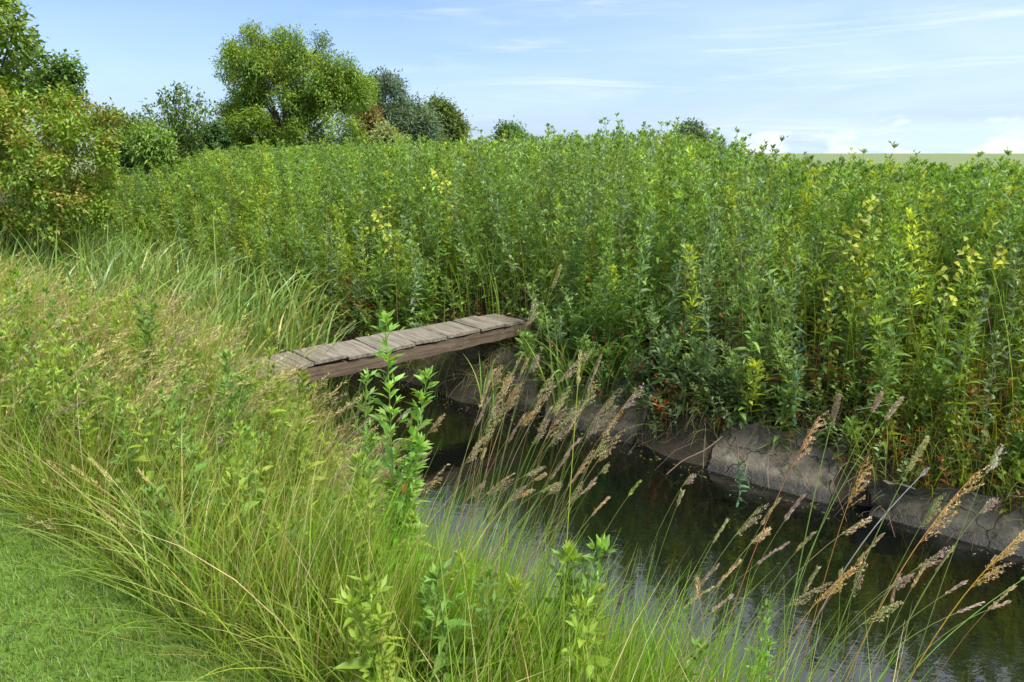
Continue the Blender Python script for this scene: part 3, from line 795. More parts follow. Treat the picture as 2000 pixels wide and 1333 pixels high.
for (tx, ty, Yd, c_, lf, ln, lab) in [
    (768, 628, 2.75, GREEN*1.7, .15, (.02, 0), 'tall bushy willowherb standing in front of the plank bridge'),
    (722, 745, 2.65, GREEN*1.2, .12, (.05, 0), 'shorter willowherb beside the tall one that crosses the bridge'),
    (700, 900, 2.3, YGREEN, .12, (-.05, 0), 'leafy yellow green willowherb below the bridge at the edge of the sky reflection'),
    (1175, 1075, 1.80, GREEN*1.3, .135, (.12, 0), 'bushy bright willowherb in the bottom centre rising against the water'),
    (1110, 1085, 1.85, YGREEN*.9, .12, (-.05, 0), 'pale willowherb just left of the bushy one at the bottom centre'),
    (1010, 1150, 1.75, YGREEN, .12, (.0, 0), 'small willowherb between the fine green grass and the bushy plants at the bottom'),
    (850, 1130, 1.75, GREEN*1.2, .13, (-.06, 0), 'willowherb with long leaves at the bottom edge beside the fine green grass'),
    (722, 1150, 1.65, YGREEN, .13, (-.05, .0), 'willowherb with broad bright leaves low in the grass at the bottom edge'),
    (298, 965, 2.4, GREEN*1.1, .12, (-.12, -.05), 'drooping leafy plant at the edge of the lawn'),
    (185, 790, 3.2, YGREEN*.9, .13, (-.05, 0), 'broad leaved plant near the left edge above the flopped grass'),
    (275, 570, 4.1, GREEN*1.1, .13, (0, 0), 'willowherb standing alone in the middle of the left meadow'),
    (445, 700, 3.5, GREEN*1.15, .14, (.02, 0), 'leafy willowherb just left of the near end of the bridge'),
    (590, 742, 3.4, YGREEN*.9, .14, (.05, 0), 'willowherb over the dark gap below the near end of the bridge'),
    (1500, 1190, 2.1, GREEN*1.3, .09, (.03, 0), 'small pale green willowherb among the stalks at the bottom right'),
    (520, 655, 3.9, YGREEN*.9, .12, (.05, 0), 'slender willowherb covering the near end of the bridge planks'),
    ]:
    b_, h_ = base_under(tx, ty, Yd); b_[0] -= ln[0]*h_
    single_willowherb(lab, b_, h_, c_, nodes=int(10+h_*14), leafL=lf, lean=ln, stems=3 if h_ > 1.5 else 2)
# plants on the far bank that stand out
for (tx, ty, bx, by, n_off, c_, lab) in [
    (1545, 640, 1545, 850, 0, np.array([.07, .17, .10]), 'blue green mugwort like plant hanging over the bank slab'),
    (1260, 590, 1265, 780, 0, BGREEN*1.1, 'grey green willowherb leaning out at the foot of the thicket'),
    (1085, 470, 1085, 660, 0, BGREEN*1.1, 'grey green willowherb beside the far end of the bridge'),
    (980, 400, 985, 600, 0, YGREEN, 'yellow green willowherb rising behind the far end of the bridge'),
    ]:
    p = at_z(bx, by, -.80); s_, n_ = SN(p[0], p[1]); zb = float(terrain(p[0], p[1])); tp = at_y(tx, ty, p[1])
    single_willowherb(lab, (p[0], p[1], zb), tp[2]-zb, c_, nodes=17, leafL=.11)
# seedling in the water
p = at_z(1442, 985, WATER)
single_willowherb('little blue green seedling growing out of the dark water by the far bank', p, .36, np.array([.075, .16, .085]), nodes=12, leafL=.09, lean=(-.05, .0), name='water_seedling', wid=.3)

# front row of the thicket: countable stems, copies of eight grown plants
protos = []
kinds = [('green', GREEN), ('yellow green', YGREEN), ('grey green', BGREEN)]
GRP = 'willowherb stems in the front row of the far thicket'
for ci, (cn, cv) in enumerate(kinds):
    for v in range(3):
        protos.append((ci, single_willowherb('x', (0, 0, 0), 1.5, cv*R.uniform(.9, 1.15), nodes=17, leafL=R.uniform(.15, .185), wid=.23, group=GRP, K=3, lean=(0, 0), red=.5)))
labs = ['green willowherb stem in the front row of the far thicket', 'yellow green willowherb stem in the front row of the far thicket',
        'grey green willowherb stem in the front row of the far thicket']
used = set(); k = 0
for i in range(96):
    s_ = -3.6 + i*.165 + R.uniform(-.06, .06); n_ = 6.16+R.uniform(0, .5)
    if 4.3 < s_ < 6.0: n_ = 7.05+R.uniform(0, .2)
    x_, y_ = XY(s_, n_); px_ = float(to_px(x_, y_, .2)[0])
    if px_ < 200 or px_ > 2060 or y_ < .5: continue
    pr = [.35, .35, .3] if px_ < 1000 else ([.35, .15, .5] if px_ < 1500 else [.45, .35, .2])
    ci = int(R.choice(3, p=pr)); cand = [j for j in range(9) if protos[j][0] == ci]; j = cand[int(R.integers(3))]
    if j in used: o = copy_tree(protos[j][1])
    else: o = protos[j][1]; used.add(j)
    z_ = float(terrain(x_, y_)); hh = R.uniform(.8, 1.22)
    o.location = (x_, y_, z_-.02); o.scale = (1, 1, hh); o.rotation_euler = (R.uniform(-.16, .16), R.uniform(-.16, .16), R.uniform(0, 6.28))
    o['label'] = labs[ci]
for j, (ci, o) in enumerate(protos):
    if j not in used:
        for ch in list(o.children): bpy.data.objects.remove(ch)
        bpy.data.objects.remove(o)

# bindweed with yellow heart-shaped leaves ---------------------------------
def bindweed(label, pts_px, Yd, cl_=YELLOW, cnt=40, size=.065, group=None):
    P = np.array([at_y(a, b, Yd+random.uniform(-.05, .05)) for a, b in pts_px]); base = P[0]; Q = P-base
    t = np.linspace(0, 1, 24); ti = np.linspace(0, 1, len(Q)); cur = np.stack([np.interp(t, ti, Q[:, k]) for k in range(3)], 1)
    cur += np.stack([np.sin(t*23)*.07, np.cos(t*19)*.06, np.sin(t*31)*.03], 1)*np.minimum(1, t*5)[:, None]
    g = float(terrain(base[0], base[1]))
    cur = np.concatenate([[[0, 0, g-base[2]]], cur])
    r = empty('bindweed_vine', tuple(base), label, 'climbing plant', group)
    a, b = MB(), MB(); tubes(b, cur, np.linspace(.003, .0012, len(cur)), np.array([.28, .20, .08]), 4)
    i = R.uniform(.05, 1, cnt)*23; i0 = np.minimum(i.astype(int), 22)+1; fr = (i-np.floor(i))[:, None]
    p = cur[i0]*(1-fr)+cur[np.minimum(i0+1, 24)]*fr; an = R.uniform(0, 6.28, cnt)
    D = np.stack([np.cos(an), np.sin(an)-.5, R.uniform(-1.3, .2, cnt)], 1); p = p + nrm(D)*.025 + R.normal(0, .045, (cnt, 3))
    c = cl_*(1-(w5 := R.random((cnt, 1)))*.7)+YGREEN*w5*.7; c = c*np.exp(R.normal(0, .15, (cnt, 1)))
    leaves(a, p, D, np.stack([R.normal(0, .4, cnt), -np.ones(cnt), .6*np.ones(cnt)], 1), R.uniform(.6, 1.15, cnt)*size, R.uniform(.6, 1., cnt)*size*.8, .15, .3, c, 5, 'heart')
    b.build('vine_stem', M_stem, r); a.build('vine_leaves', M_leaf, r); return r
bindweed('yellow leaved bindweed climbing high in the right part of the thicket', [(1690, 640), (1670, 520), (1680, 450), (1700, 380)], 6.1, cnt=70, size=.065)
bindweed('broad patch of yellow bindweed near the right edge of the thicket', [(1845, 600), (1850, 520), (1900, 490), (1965, 500)], 5.6, cnt=56, size=.062)
bindweed('short yellow bindweed hanging left of the tall yellow one', [(1620, 720), (1612, 640), (1625, 560)], 6.0, cnt=22)
bindweed('yellow bindweed leaves above the bridge in the dark thicket', [(770, 480), (750, 455), (735, 420), (745, 400)], 8.6, cnt=34, size=.065)
bindweed('yellow flecked bindweed in the upper middle of the thicket', [(905, 430), (880, 390), (855, 345), (840, 330)], 9.5, cnt=44, size=.065)
bindweed('orange yellow leaf cluster low on the far bank behind the seed heads', [(1635, 800), (1640, 775)], 6.0, np.array([.62, .40, .03]), cnt=7)
# near bindweed with green yellow heart leaves
bindweed('green heart shaped bindweed leaves low in the grass at the bottom', [(640, 1320), (680, 1230), (720, 1130), (700, 1080)], 2.25, YGREEN*1.2, 34, .075)
bindweed('bindweed twining through the long grass below the meadow middle', [(370, 1060), (372, 980), (400, 940), (440, 960)], 2.9, YGREEN, 26, .085)

R = np.random.default_rng(106); random.seed(106)
# ------------------------------------------------------------------ individual grass stalks
def stalk(kind, label, tip, root, Yt, Yr, size, c, cs, group=None, arch=.10, rad=.0018):
    """tip and root given in photo pixels with their distances; the culm is carried on down to the ground"""
    size *= 1.05; c = np.minimum(np.asarray(c)*np.array([1.2, 1.25, 1.3]), .8)
    T = at_y(tip[0], tip[1], Yt); Q = at_y(root[0], root[1], Yr)
    dv = Q-T; p = Q.copy()
    for _ in range(60):
        g = max(float(terrain(p[0], p[1])), WATER-.12)
        if p[2] <= g: break
        p = p+np.array([dv[0]*.25, dv[1]*.25, -abs(np.linalg.norm(dv))])*.04
    base = p; K = 14; t = np.linspace(0, 1, K+1)[:, None]
    Q2 = Q*.45+T*.55 + np.array([-1, 0, .25])*arch*np.linalg.norm(T-Q)*.6
    cur = (1-t)**3*base+3*(1-t)**2*t*Q+3*(1-t)*t*t*Q2+t**3*T
    cur = cur-base
    a, b = MB(), MB()
    tubes(b, cur, np.linspace(rad*1.25, rad*.45, K+1), cs, 5)
    f = lambda u: np.array([np.interp(u*K, np.arange(K+1), cur[:, q]) for q in range(3)]).T
    total = np.linalg.norm(np.diff(cur, axis=0), axis=1).sum()
    if kind == 'panicle':
        hl = size*3.3/total; nb = 11
        for j in range(nb):
            u = 1-hl*(1-j/(nb-1)); p0 = f(min(u, 1.0)); ax = nrm((f(min(u+.01, 1.0))-f(min(u, 1)-.01))[None])[0]
            for w_ in range(2 if j < nb-2 else 1):
                a2 = random.uniform(0, 6.28); off = np.array([math.cos(a2)+.25, math.sin(a2)*.8, .1])
                bl = size*(.85-.55*j/nb)*random.uniform(.55, 1.1); bd = nrm((ax*.9+off*random.uniform(.12, .42))[None])[0]
                pe = p0+bd*bl+np.array([.02, 0, -.22*bl]); tubes(b, np.stack([p0, (p0+pe)/2+np.array([0, 0, .03*bl]), pe]), np.array([rad*.35, rad*.3, rad*.25]), cs, 3)
                m = max(7, int(bl/.0034)); uu = (1.05-.8*R.random(m)**1.5)[:, None]
                pp = p0+(pe-p0)*uu+R.normal(0, .0026, (m, 3)); D = bd[None]+R.normal(0, .28, (m, 3))
                leaves(a, pp, D, R.normal(0, 1, (m, 3)), R.uniform(.009, .014, m), .0034, .1, .7, c*np.exp(R.normal(0, .18, (m, 1))), 0)
    elif kind == 'spike':
        hl = size*2.2/total; m = int(260*size/.06); u = 1-hl*R.random(m)
        p0 = f(u); w = np.sin(np.pi*np.clip((u-(1-hl))/hl, .04, .97))**.5*size*.085
        off = nrm(R.normal(0, 1, (m, 3)))
        leaves(a, p0+off*w[:, None]*.7, off+np.array([.3, 0, 1.2]), R.normal(0, 1, (m, 3)), .011, .0038, .1, .6, c*np.exp(R.normal(0, .2, (m, 1))), 0)
    else:       # rye-like: narrow spikelets pressed to the culm
        hl = size*3.0/total; m = 34; u = 1-hl*np.linspace(0, 1, m); p0 = f(np.clip(u, 0, 1)); ax = nrm(f(np.clip(u+.01, 0, 1.0))-f(np.clip(u-.02, 0, 1)))
        sgn = np.where(np.arange(m) % 2 == 0, 1, -1)[:, None]
        for _ in range(3):
            leaves(a, p0+R.normal(0, .0015, (m, 3)), ax+sgn*np.array([.28, .05, .08])+R.normal(0, .1, (m, 3)), R.normal(0, 1, (m, 3)), R.uniform(.016, .026, m), .0050, .05, .6, c*np.exp(R.normal(0, .15, (m, 1))), 0)
    r = empty('grass_stalk', tuple(base), label, 'grass stalk', group)
    b.build('stem', M_stem, r); a.build('seed_head', M_seed, r)
    return r
ORANGE = np.array([.42, .22, .06]); OLIVE = np.array([.22, .27, .07]); PURP = np.array([.30, .21, .18]); LGREEN = np.array([.20, .30, .06]); BROWNTAN = np.array([.46, .34, .20])
named = [
 ('spike', 'thick brown foxtail head standing tall left of the whitish bent head', (1638, 772), (1540, 1180), 2.15, 2.1, .075, np.array([.30, .23, .19]), LGREEN, .02, .0024),
 ('spike', 'bent whitish tan foxtail head beside the thick brown one', (1762, 778), (1500, 1250), 2.3, 2.2, .06, np.array([.45, .37, .30]), LGREEN, .16, .0020),
 ('spike', 'upright mauve foxtail head touching the whitish bent head', (1722, 768), (1510, 1240), 2.32, 2.25, .05, np.array([.40, .28, .24]), LGREEN, .05, .0018),
 ('panicle', 'open tan seed head on a red stem over the dark water', (1597, 815), (1395, 1230), 2.5, 2.3, .085, BROWNTAN*1.1, np.array([.36, .15, .05]), .04, .0020),
 ('spike', 'long pale green seed head leaning right below the whitish head', (1812, 855), (1600, 1290), 2.2, 2.1, .085, np.array([.40, .38, .20]), LGREEN, .08, .0020),
 ('panicle', 'large golden seed head hanging before the right bank slab', (1905, 925), (1640, 1290), 2.2, 2.05, .13, np.array([.50, .36, .18]), ORANGE, .12, .0022),
 ('panicle', 'golden seed head at the right edge on a bright orange stem', (1998, 1040), (1740, 1330), 2.1, 2.0, .12, np.array([.46, .33, .18]), np.array([.50, .30, .04]), .10, .0022),
 ('panicle', 'whitish wispy seed head high at the right edge of the photo', (1945, 878), (1780, 1280), 2.4, 2.3, .05, np.array([.52, .46, .42]), LGREEN, .03, .0015),
 ('panicle', 'golden clustered seed head low in the right middle above the water', (1665, 1108), (1470, 1330), 2.2, 2.1, .085, np.array([.48, .33, .14]), ORANGE, .15, .0020),
 ('panicle', 'tan seed head in the centre crossing the end of the bridge', (1040, 592), (930, 1040), 3.2, 3.1, .05, np.array([.42, .33, .27]), OLIVE, .02, .0016),
 ('spike', 'greenish feathery head above the far end of the bridge', (1095, 520), (935, 1000), 3.2, 3.1, .07, np.array([.34, .33, .17]), OLIVE, .02, .0016),
 ('panicle', 'brown nodding seed head at the middle left of the water above the fine grass', (1140, 690), (930, 1060), 3.1, 3.0, .07, np.array([.36, .27, .20]), STRAW*.8, .22, .0016),
 ('rye', 'single tall green grass stem rising straight to the right of centre', (1133, 690), (1095, 1200), 2.6, 2.3, .05, np.array([.36, .34, .14]), np.array([.30, .34, .03]), .0, .0026),
 ('panicle', 'mauve seed head bending right at the foot of the thicket', (1245, 758), (1060, 1110), 3.0, 2.9, .055, np.array([.38, .28, .26]), STRAW*.8, .16, .0015),
 ('panicle', 'small lone seed head on a thin stem over the dark water right of centre', (1345, 930), (1235, 1105), 3.0, 2.9, .035, PURP*1.2, OLIVE, .0, .0011),
 ('rye', 'thin olive seed head hooked right over the open water', (1247, 944), (1115, 1130), 2.8, 2.7, .045, OLIVE*1.2, OLIVE, .05, .0013),
 ('rye', 'pale green forked seed head left of the red stemmed one', (1418, 1020), (1290, 1260), 2.5, 2.4, .055, np.array([.34, .34, .15]), LGREEN, .08, .0015),
 ('panicle', 'orange tan seed head rising to the middle of the right hand water', (1685, 905), (1560, 1290), 2.25, 2.2, .085, np.array([.46, .32, .15]), ORANGE, .04, .0018),
 ('rye', 'dead silvery grey twig like stalk crossing the right seed heads', (1808, 920), (1570, 1160), 2.5, 2.4, .02, np.array([.36, .34, .31]), np.array([.34, .32, .29]), .0, .0028),
 ('rye', 'long thin green stem slanting across the lower right corner', (2030, 1110), (1700, 1320), 2.1, 2.0, .04, LGREEN, np.array([.16, .30, .06]), -.02, .0022),
]
for (kd, lab, tip, root, Yt, Yr, sz_, c_, cs_, ar, rd) in named:
    stalk(kd, lab, tip, root, Yt, Yr, sz_, c_, cs_, None, ar, rd)
def cluster(cnt, tipbox, rootbox, Yt, sizes, palette, kinds_, labt, group, rad=(.0011, .0017)):
    for i in range(cnt):
        u = (i+random.random())/cnt
        tx = tipbox[0]+(tipbox[2]-tipbox[0])*u; ty = random.uniform(tipbox[1], tipbox[3])
        rx = rootbox[0]+(rootbox[2]-rootbox[0])*min(max(u+random.uniform(-.25, .25), 0), 1); ry = random.uniform(rootbox[1], rootbox[3])
        Yd = random.uniform(*Yt); c_, cs_ = random.choice(palette); kd = random.choice(kinds_)
        stalk(kd, labt, (tx, ty), (rx, ry), Yd, Yd-.05, random.uniform(*sizes), c_*random.uniform(.85, 1.15), cs_*random.uniform(.85, 1.15), group, random.uniform(.0, .2), random.uniform(*rad))
PAL = [(BROWNTAN, STRAW*.8), (np.array([.36, .27, .20]), OLIVE), (PURP*1.2, OLIVE), (np.array([.44, .34, .18]), ORANGE*.9), (np.array([.36, .32, .16]), LGREEN)]
cluster(56, (930, 690, 1210, 980), (830, 1010, 1060, 1160), (2.9, 3.3), (.028, .08), PAL, ['panicle', 'panicle', 'rye'],
        'grass stalk with brownish seed head in the dense central tuft leaning over the water', 'seed stalks of the central tuft')
cluster(26, (660, 800, 860, 960), (560, 960, 720, 1120), (3.0, 3.5), (.03, .06), PAL[:3], ['panicle', 'rye'],
        'thin straw stalk fanning right from the near bank below the bridge', 'straw stalks below the bridge')
cluster(30, (1330, 960, 1990, 1190), (1230, 1260, 1800, 1333), (2.1, 2.6), (.025, .08), PAL, ['panicle', 'rye', 'rye'],
        'grass stalk with seed head leaning over the water in the lower right', 'seed stalks of the lower right')
cluster(16, (60, 880, 330, 1090), (330, 1060, 480, 1180), (2.6, 3.0), (.02, .04), [(STRAW, STRAW*.9)], ['rye'],
        'dry straw stalk fanning left over the edge of the lawn', 'dry stalks flopping over the lawn')
cluster(14, (540, 600, 690, 700), (430, 720, 520, 800), (4.6, 5.6), (.05, .08), [(np.array([.40, .38, .14]), LGREEN)], ['rye'],
        'yellow green ear of grass leaning over the near end of the bridge', 'green ears leaning over the bridge end')

# fine bright green tuft grass at the bottom centre
mg = MB()
k = 15000; s = R.uniform(-.3, 3.2, k); n = R.uniform(1.2, 2.48, k); x, y = XY(s, n)
ok = visible(x, y, -.5, 60) & (x > -.9) & (x < .62); x, y = x[ok], y[ok]; k = len(x)
c = jit(np.array([.17, .32, .02]), k, .25, .1); c2 = np.where(R.random((k, 1)) < .15, STRAW, c*1.25)
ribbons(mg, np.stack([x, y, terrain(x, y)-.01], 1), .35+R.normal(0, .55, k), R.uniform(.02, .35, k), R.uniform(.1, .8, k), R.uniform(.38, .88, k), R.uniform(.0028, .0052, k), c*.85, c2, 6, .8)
k = 900; s = R.uniform(-1.2, 1.2, k); n = R.uniform(1.7, 2.35, k); x, y = XY(s, n); k = len(x); c = jit(np.array([.14, .24, .03]), k)
ribbons(mg, np.stack([x, y, terrain(x, y)-.01], 1), .3+R.normal(0, .6, k), R.uniform(.02, .4, k), R.uniform(.1, .9, k), R.uniform(.25, .6, k), R.uniform(.002, .0042, k), c, c*1.2, 6, .8)
tag(mg.build('waterside_tuft_grass', M_grass), 'fine bright green tuft grass at the bottom centre beside the water', 'grass', kind='stuff')

# reeds clump at right of the bridge end (individual tuft) and one in the gap
def reed_tuft(label, px, py, cnt, Lo, Hi, spread, zb=None):
    p = hit(px, py); r = empty('reed_tuft', tuple(p), label, 'reeds')
    global mr; old = mr; mr = MB(); a = R.uniform(0, 6.28, cnt); rr_ = spread*np.sqrt(R.random(cnt))
    reeds(np.cos(a)*rr_, np.sin(a)*rr_, 0*a-.04, R.uniform(Lo, Hi, cnt)*1.08, R.uniform(.014, .024, cnt), c=jit(np.array([.21, .33, .07]), cnt, .2), th=(.03, .4), bend=(.3, 2.1))
    mr.build('blades', M_reed, r); mr = old
reed_tuft('tuft of long green reed blades arching before the slab beside the bridge end', 1105, 800, 34, .7, 1.25, .16)
reed_tuft('small reed tuft standing in the water in front of the bridge middle', 850, 775, 9, .5, .95, .10)
reed_tuft('curling reed tuft in the water between the bridge and the central seed heads', 960, 800, 20, .4, .8, .14)
reed_tuft('shaded reed tuft under the left half of the bridge', 655, 830, 34, .35, .65, .28)
reed_tuft('narrow reed tuft at the foot of the thicket right of the bridge', 1190, 790, 22, .6, 1.1, .14, -1.0)
# single stick lying on the far bank
for (a_px, b_px, lab) in [((1170, 752), (1000, 742), 'thin brown stick lying level beneath the far end of the bridge'),
                          ((1440, 905), (1438, 820), 'short brown root standing upright before the bank slab'),
                          ((1410, 855), (1300, 925), 'dry stick leaning from the bank slab into the water')]:
    A = at_z(*a_px, -.9); Bp = at_z(*b_px, -.95 if b_px[1] > 800 else -.8); m_ = MB(); t = np.linspace(0, 1, 9)[:, None]
    q = A*(1-t)+Bp*t+np.stack([np.sin(t[:, 0]*7)*.012, 0*t[:, 0], np.cos(t[:, 0]*9)*.01], 1)
    tubes(m_, q-A, np.linspace(.007, .004, 9), np.array([.13, .09, .06]), 6); tag(m_.build('fallen_stick', M_stem), lab, 'stick').location = tuple(A)

# ------------------------------------------------------------------ drift on the water
R = np.random.default_rng(107)
mf = MB(); k = 900
s = R.uniform(-4, 9, k); n = far_edge(s)-.02-np.abs(R.normal(0, .16, k)); m2 = R.random(k) < .25; n = np.where(m2, near_edge(s)+np.abs(R.normal(0, .3, k)), n)
m3 = R.random(k) < .06; n = np.where(m3, R.uniform(3.2, 5.8, k), n)
x, y = XY(s, n); a = R.uniform(0, 6.28, k)
leaves(mf, np.stack([x, y, np.full(k, WATER+.006)], 1), np.stack([np.cos(a), np.sin(a), 0*a], 1), np.array([[0, 0, 1.0]])+R.normal(0, .05, (k, 3)),
       R.uniform(.012, .05, k), R.uniform(.006, .02, k), 0, .1, jit(np.array([.12, .11, .04]), k, .5, .3), 2, 'broad')
tag(mf.build('floating_leaves_debris', M_leaf), 'bits of fallen leaf and duckweed floating along the edges of the water', 'floating leaves', kind='stuff')
# ------------------------------------------------------------------ trees
def in_poly(px, py, poly):
    poly = np.asarray(poly, float); x1, y1 = poly[:, 0], poly[:, 1]; x2, y2 = np.roll(x1, -1), np.roll(y1, -1)
    px = px[:, None]; py = py[:, None]
    c = ((y1 > py) != (y2 > py)) & (px < (x2-x1)*(py-y1)/((y2-y1)+1e-9)+x1); return c.sum(1) % 2 == 1
def edge_dist(px, py, poly):
    poly = np.asarray(poly, float); a = poly; b = np.roll(poly, -1, 0); p = np.stack([px, py], 1)[:, None]
    t = np.clip(((p-a)*(b-a)).sum(-1)/((b-a)**2).sum(-1), 0, 1)[..., None]; return np.linalg.norm(p-(a+(b-a)*t), axis=-1).min(1)
def tree(name, label, cat, poly, Yd, nl, lr, leafn, leafsz, cols, trunk_px, trunk_r=.12, group=None, droop=.2, wid=.4, flat=1.0, nlimb=26, zb=None, tipc=None):
    """crown filled with leafy lobes inside the outline, real depth; trunk and limbs reach into the lobes. lr in photo px"""
    global R; R = np.random.default_rng(int(poly[0][0]*7+poly[0][1]*3+Yd*11+5000))
    m = Yd/F*1.0
    xs_, ys_ = np.array(poly)[:, 0], np.array(poly)[:, 1]
    px = R.uniform(xs_.min(), xs_.max(), nl*14); py = R.uniform(ys_.min(), ys_.max(), nl*14)
    ok = in_poly(px, py, poly); px, py = px[ok], py[ok]; ed = edge_dist(px, py, poly)
    ok = ed > lr[0]*.5; px, py, ed = px[ok], py[ok], ed[ok]
    # favour a shell: keep by spacing
    keep = []; half = min(xs_.max()-xs_.min(), ys_.max()-ys_.min())/2
    dz = R.uniform(-1, 1, len(px))*np.sqrt(np.maximum(1-(1-np.clip(ed/half, 0, 1))**2, .02))*half*.95
    P3 = np.stack([px, py, dz], 1)
    for i in range(len(P3)):
        if all(np.linalg.norm(P3[i]-P3[j]) > lr[0]*.85 for j in keep): keep.append(i)
        if len(keep) >= nl: break
    P3 = P3[keep]; ed = ed[keep]
    cen = np.stack([at_y(a, b, Yd+c*m) for a, b, c in P3]); rad = np.minimum(R.uniform(lr[0], lr[1], len(cen)), ed*1.15+3)*m
    base = at_y(trunk_px[0], trunk_px[1], Yd); zb = float(terrain(base[0], base[1], False)) if zb is None else zb; base[2] = zb
    r = empty(name, tuple(base), label, cat, group)
    mt, mc = MB(), MB(); cen_l = cen-base
    top = cen_l[:, 2].max()
    # limbs
    sel = R.choice(len(cen_l), min(nlimb, len(cen_l)), replace=False); t = np.linspace(0, 1, 9)[:, None]
    K = 9; tr = np.stack([np.array([math.sin(q*2.3)*.04*top*q, math.cos(q*2.9)*.03*top*q, q*top*.72]) for q in np.linspace(0, 1, K)])
    tubes(mt, tr, np.linspace(trunk_r, trunk_r*.25, K), np.array([.1, .08, .06]), 8)
    for j in sel:
        e = cen_l[j]; h0 = min(max(e[2]*R.uniform(.2, .6), .08*top), .65*top); s0 = np.array([np.interp(h0, tr[:, 2], tr[:, 0]), np.interp(h0, tr[:, 2], tr[:, 1]), h0])
        c1 = s0+(e-s0)*.4+np.array([0, 0, .10*top*R.uniform(0, 1)]); q = (1-t)**2*s0+2*(1-t)*t*c1+t*t*e
        tubes(mt, q, np.linspace(trunk_r*.42*R.uniform(.6, 1), trunk_r*.06, 9), np.array([.1, .08, .06]), 6)
        for w_ in range(3):
            e2 = e+nrm(R.normal(0, 1, (1, 3)))[0]*rad[j]*.9; s2 = q[6]; tubes(mt, np.stack([s2, (s2+e2)/2+R.normal(0, .05, 3)*rad[j], e2]), np.array([.09, .05, .02])*trunk_r*.8, np.array([.1, .08, .06]), 4)
    # foliage: twigs in each lobe, leaves strung on twigs
    tot = (rad**2).sum()
    for j in range(len(cen_l)):
        nt = max(6, int(leafn*(rad[j]**2)/tot/7)); d = nrm(R.normal(0, 1, (nt, 3))+np.array([0, 0, .25])); rr_ = rad[j]*R.uniform(.35, 1.12, nt)**.8
        tp = cen_l[j]+d*rr_[:, None]*np.array([1, 1, flat]); w3 = R.dirichlet(np.ones(len(cols))*1.3); cc_ = (np.array(cols)*w3[:, None]).sum(0)*np.exp(R.normal(0, .10))
        for q in range(7):
            n_ = nt; pp = tp+R.normal(0, leafsz*.8, (n_, 3))
            D = d*.8+R.normal(0, .7, (n_, 3))+np.array([0, 0, -droop]); U = d*.6+np.array([0, 0, .9])+R.normal(0, .35, (n_, 3))
            c = cc_*1.55*np.exp(R.normal(0, .2, (n_, 1)))*np.exp(R.normal(0, .06, (n_, 3)))
            if tipc is not None:
                k_ = (R.random(n_) < tipc[1]*(2.6 if j % 3 != 0 else .15))[:, None] & ((rr_ > rad[j]*.6) & (d[:, 2] > -.15))[:, None]; c = np.where(k_, tipc[0]*np.exp(R.normal(0, .2, (n_, 1))), c)
            leaves(mc, pp, D, U, leafsz*R.uniform(.7, 1.3, n_), leafsz*wid, .15, .3, c, 0 if leafsz*F/Yd < 9 else 2)
    mt.build('trunk', M_bark, r); mc.build('crown', M_tree, r); return r

ASH = [(425, 125), (440, 108), (447, 66), (480, 62), (500, 56), (520, 72), (545, 55), (575, 62), (592, 52), (612, 68), (633, 52), (650, 70), (655, 92), (672, 100), (690, 118), (702, 150), (728, 150), (732, 180),
       (712, 215), (708, 260), (700, 300), (640, 310), (560, 312), (480, 306), (425, 300), (408, 262), (426, 215), (455, 190), (432, 165)]
tree('ash_tree', 'big full bright green ash tree standing alone behind the thicket', 'tree', ASH, 36, 145, (14, 25), 72000, .17,
     [np.array([.11, .18, .020]), np.array([.15, .215, .025]), np.array([.08, .14, .020])], (560, 330), .26, wid=.36, nlimb=60)
tree('silver_willow_tree', 'tall grey green willow right behind the big ash tree', 'tree', [(712, 160), (735, 148), (765, 150), (785, 170), (790, 200), (800, 240), (800, 290), (700, 290), (705, 210)], 80, 36, (11, 19), 12000, .50,
     [np.array([.075, .115, .070]), np.array([.055, .09, .058])], (750, 310), .35, wid=.3)
tree('silver_willow_tree', 'lower rounded silver willow between the tall grey one and the dark green tree', 'tree', [(778, 205), (805, 196), (830, 210), (850, 240), (858, 290), (770, 290)], 84, 26, (10, 18), 9000, .50,
     [np.array([.10, .145, .09]), np.array([.075, .115, .07])], (815, 310), .3, wid=.3)
tree('lime_tree', 'dark green domed tree at the right end of the distant tree group', 'tree', [(822, 205), (845, 198), (870, 206), (892, 228), (906, 250), (906, 290), (840, 290), (852, 240)], 92, 34, (9, 15), 10000, .55,
     [np.array([.055, .09, .022]), np.array([.075, .11, .028])], (870, 310), .4)
tree('beech_tree', 'brownish small tree tucked beside the right edge of the big ash', 'tree', [(700, 205), (718, 200), (736, 225), (742, 255), (735, 285), (700, 285)], 60, 16, (9, 15), 5000, .35,
     [np.array([.18, .13, .05]), np.array([.12, .12, .035])], (718, 310), .2)
tree('hawthorn_bush', 'pale olive bush showing just above the thicket below the grey willow', 'bush', [(735, 268), (755, 250), (778, 262), (785, 295), (730, 295)], 50, 10, (8, 13), 2800, .3,
     [np.array([.17, .21, .08])], (758, 320), .1)
tree('distant_oak_tree', 'small round green tree on the skyline in the middle of the photo', 'tree', [(968, 268), (985, 252), (1005, 252), (1022, 266), (1048, 268), (1052, 295), (965, 295)], 110, 20, (8, 14), 6000, .6,
     [np.array([.055, .11, .028])], (1005, 315), .4)
tree('distant_willow_tree', 'small blue grey tree poking above the thicket right of the middle', 'tree', [(1325, 258), (1350, 248), (1375, 254), (1392, 272), (1390, 300), (1325, 300)], 100, 18, (8, 14), 6000, .55,
     [np.array([.075, .115, .065])], (1357, 320), .4)
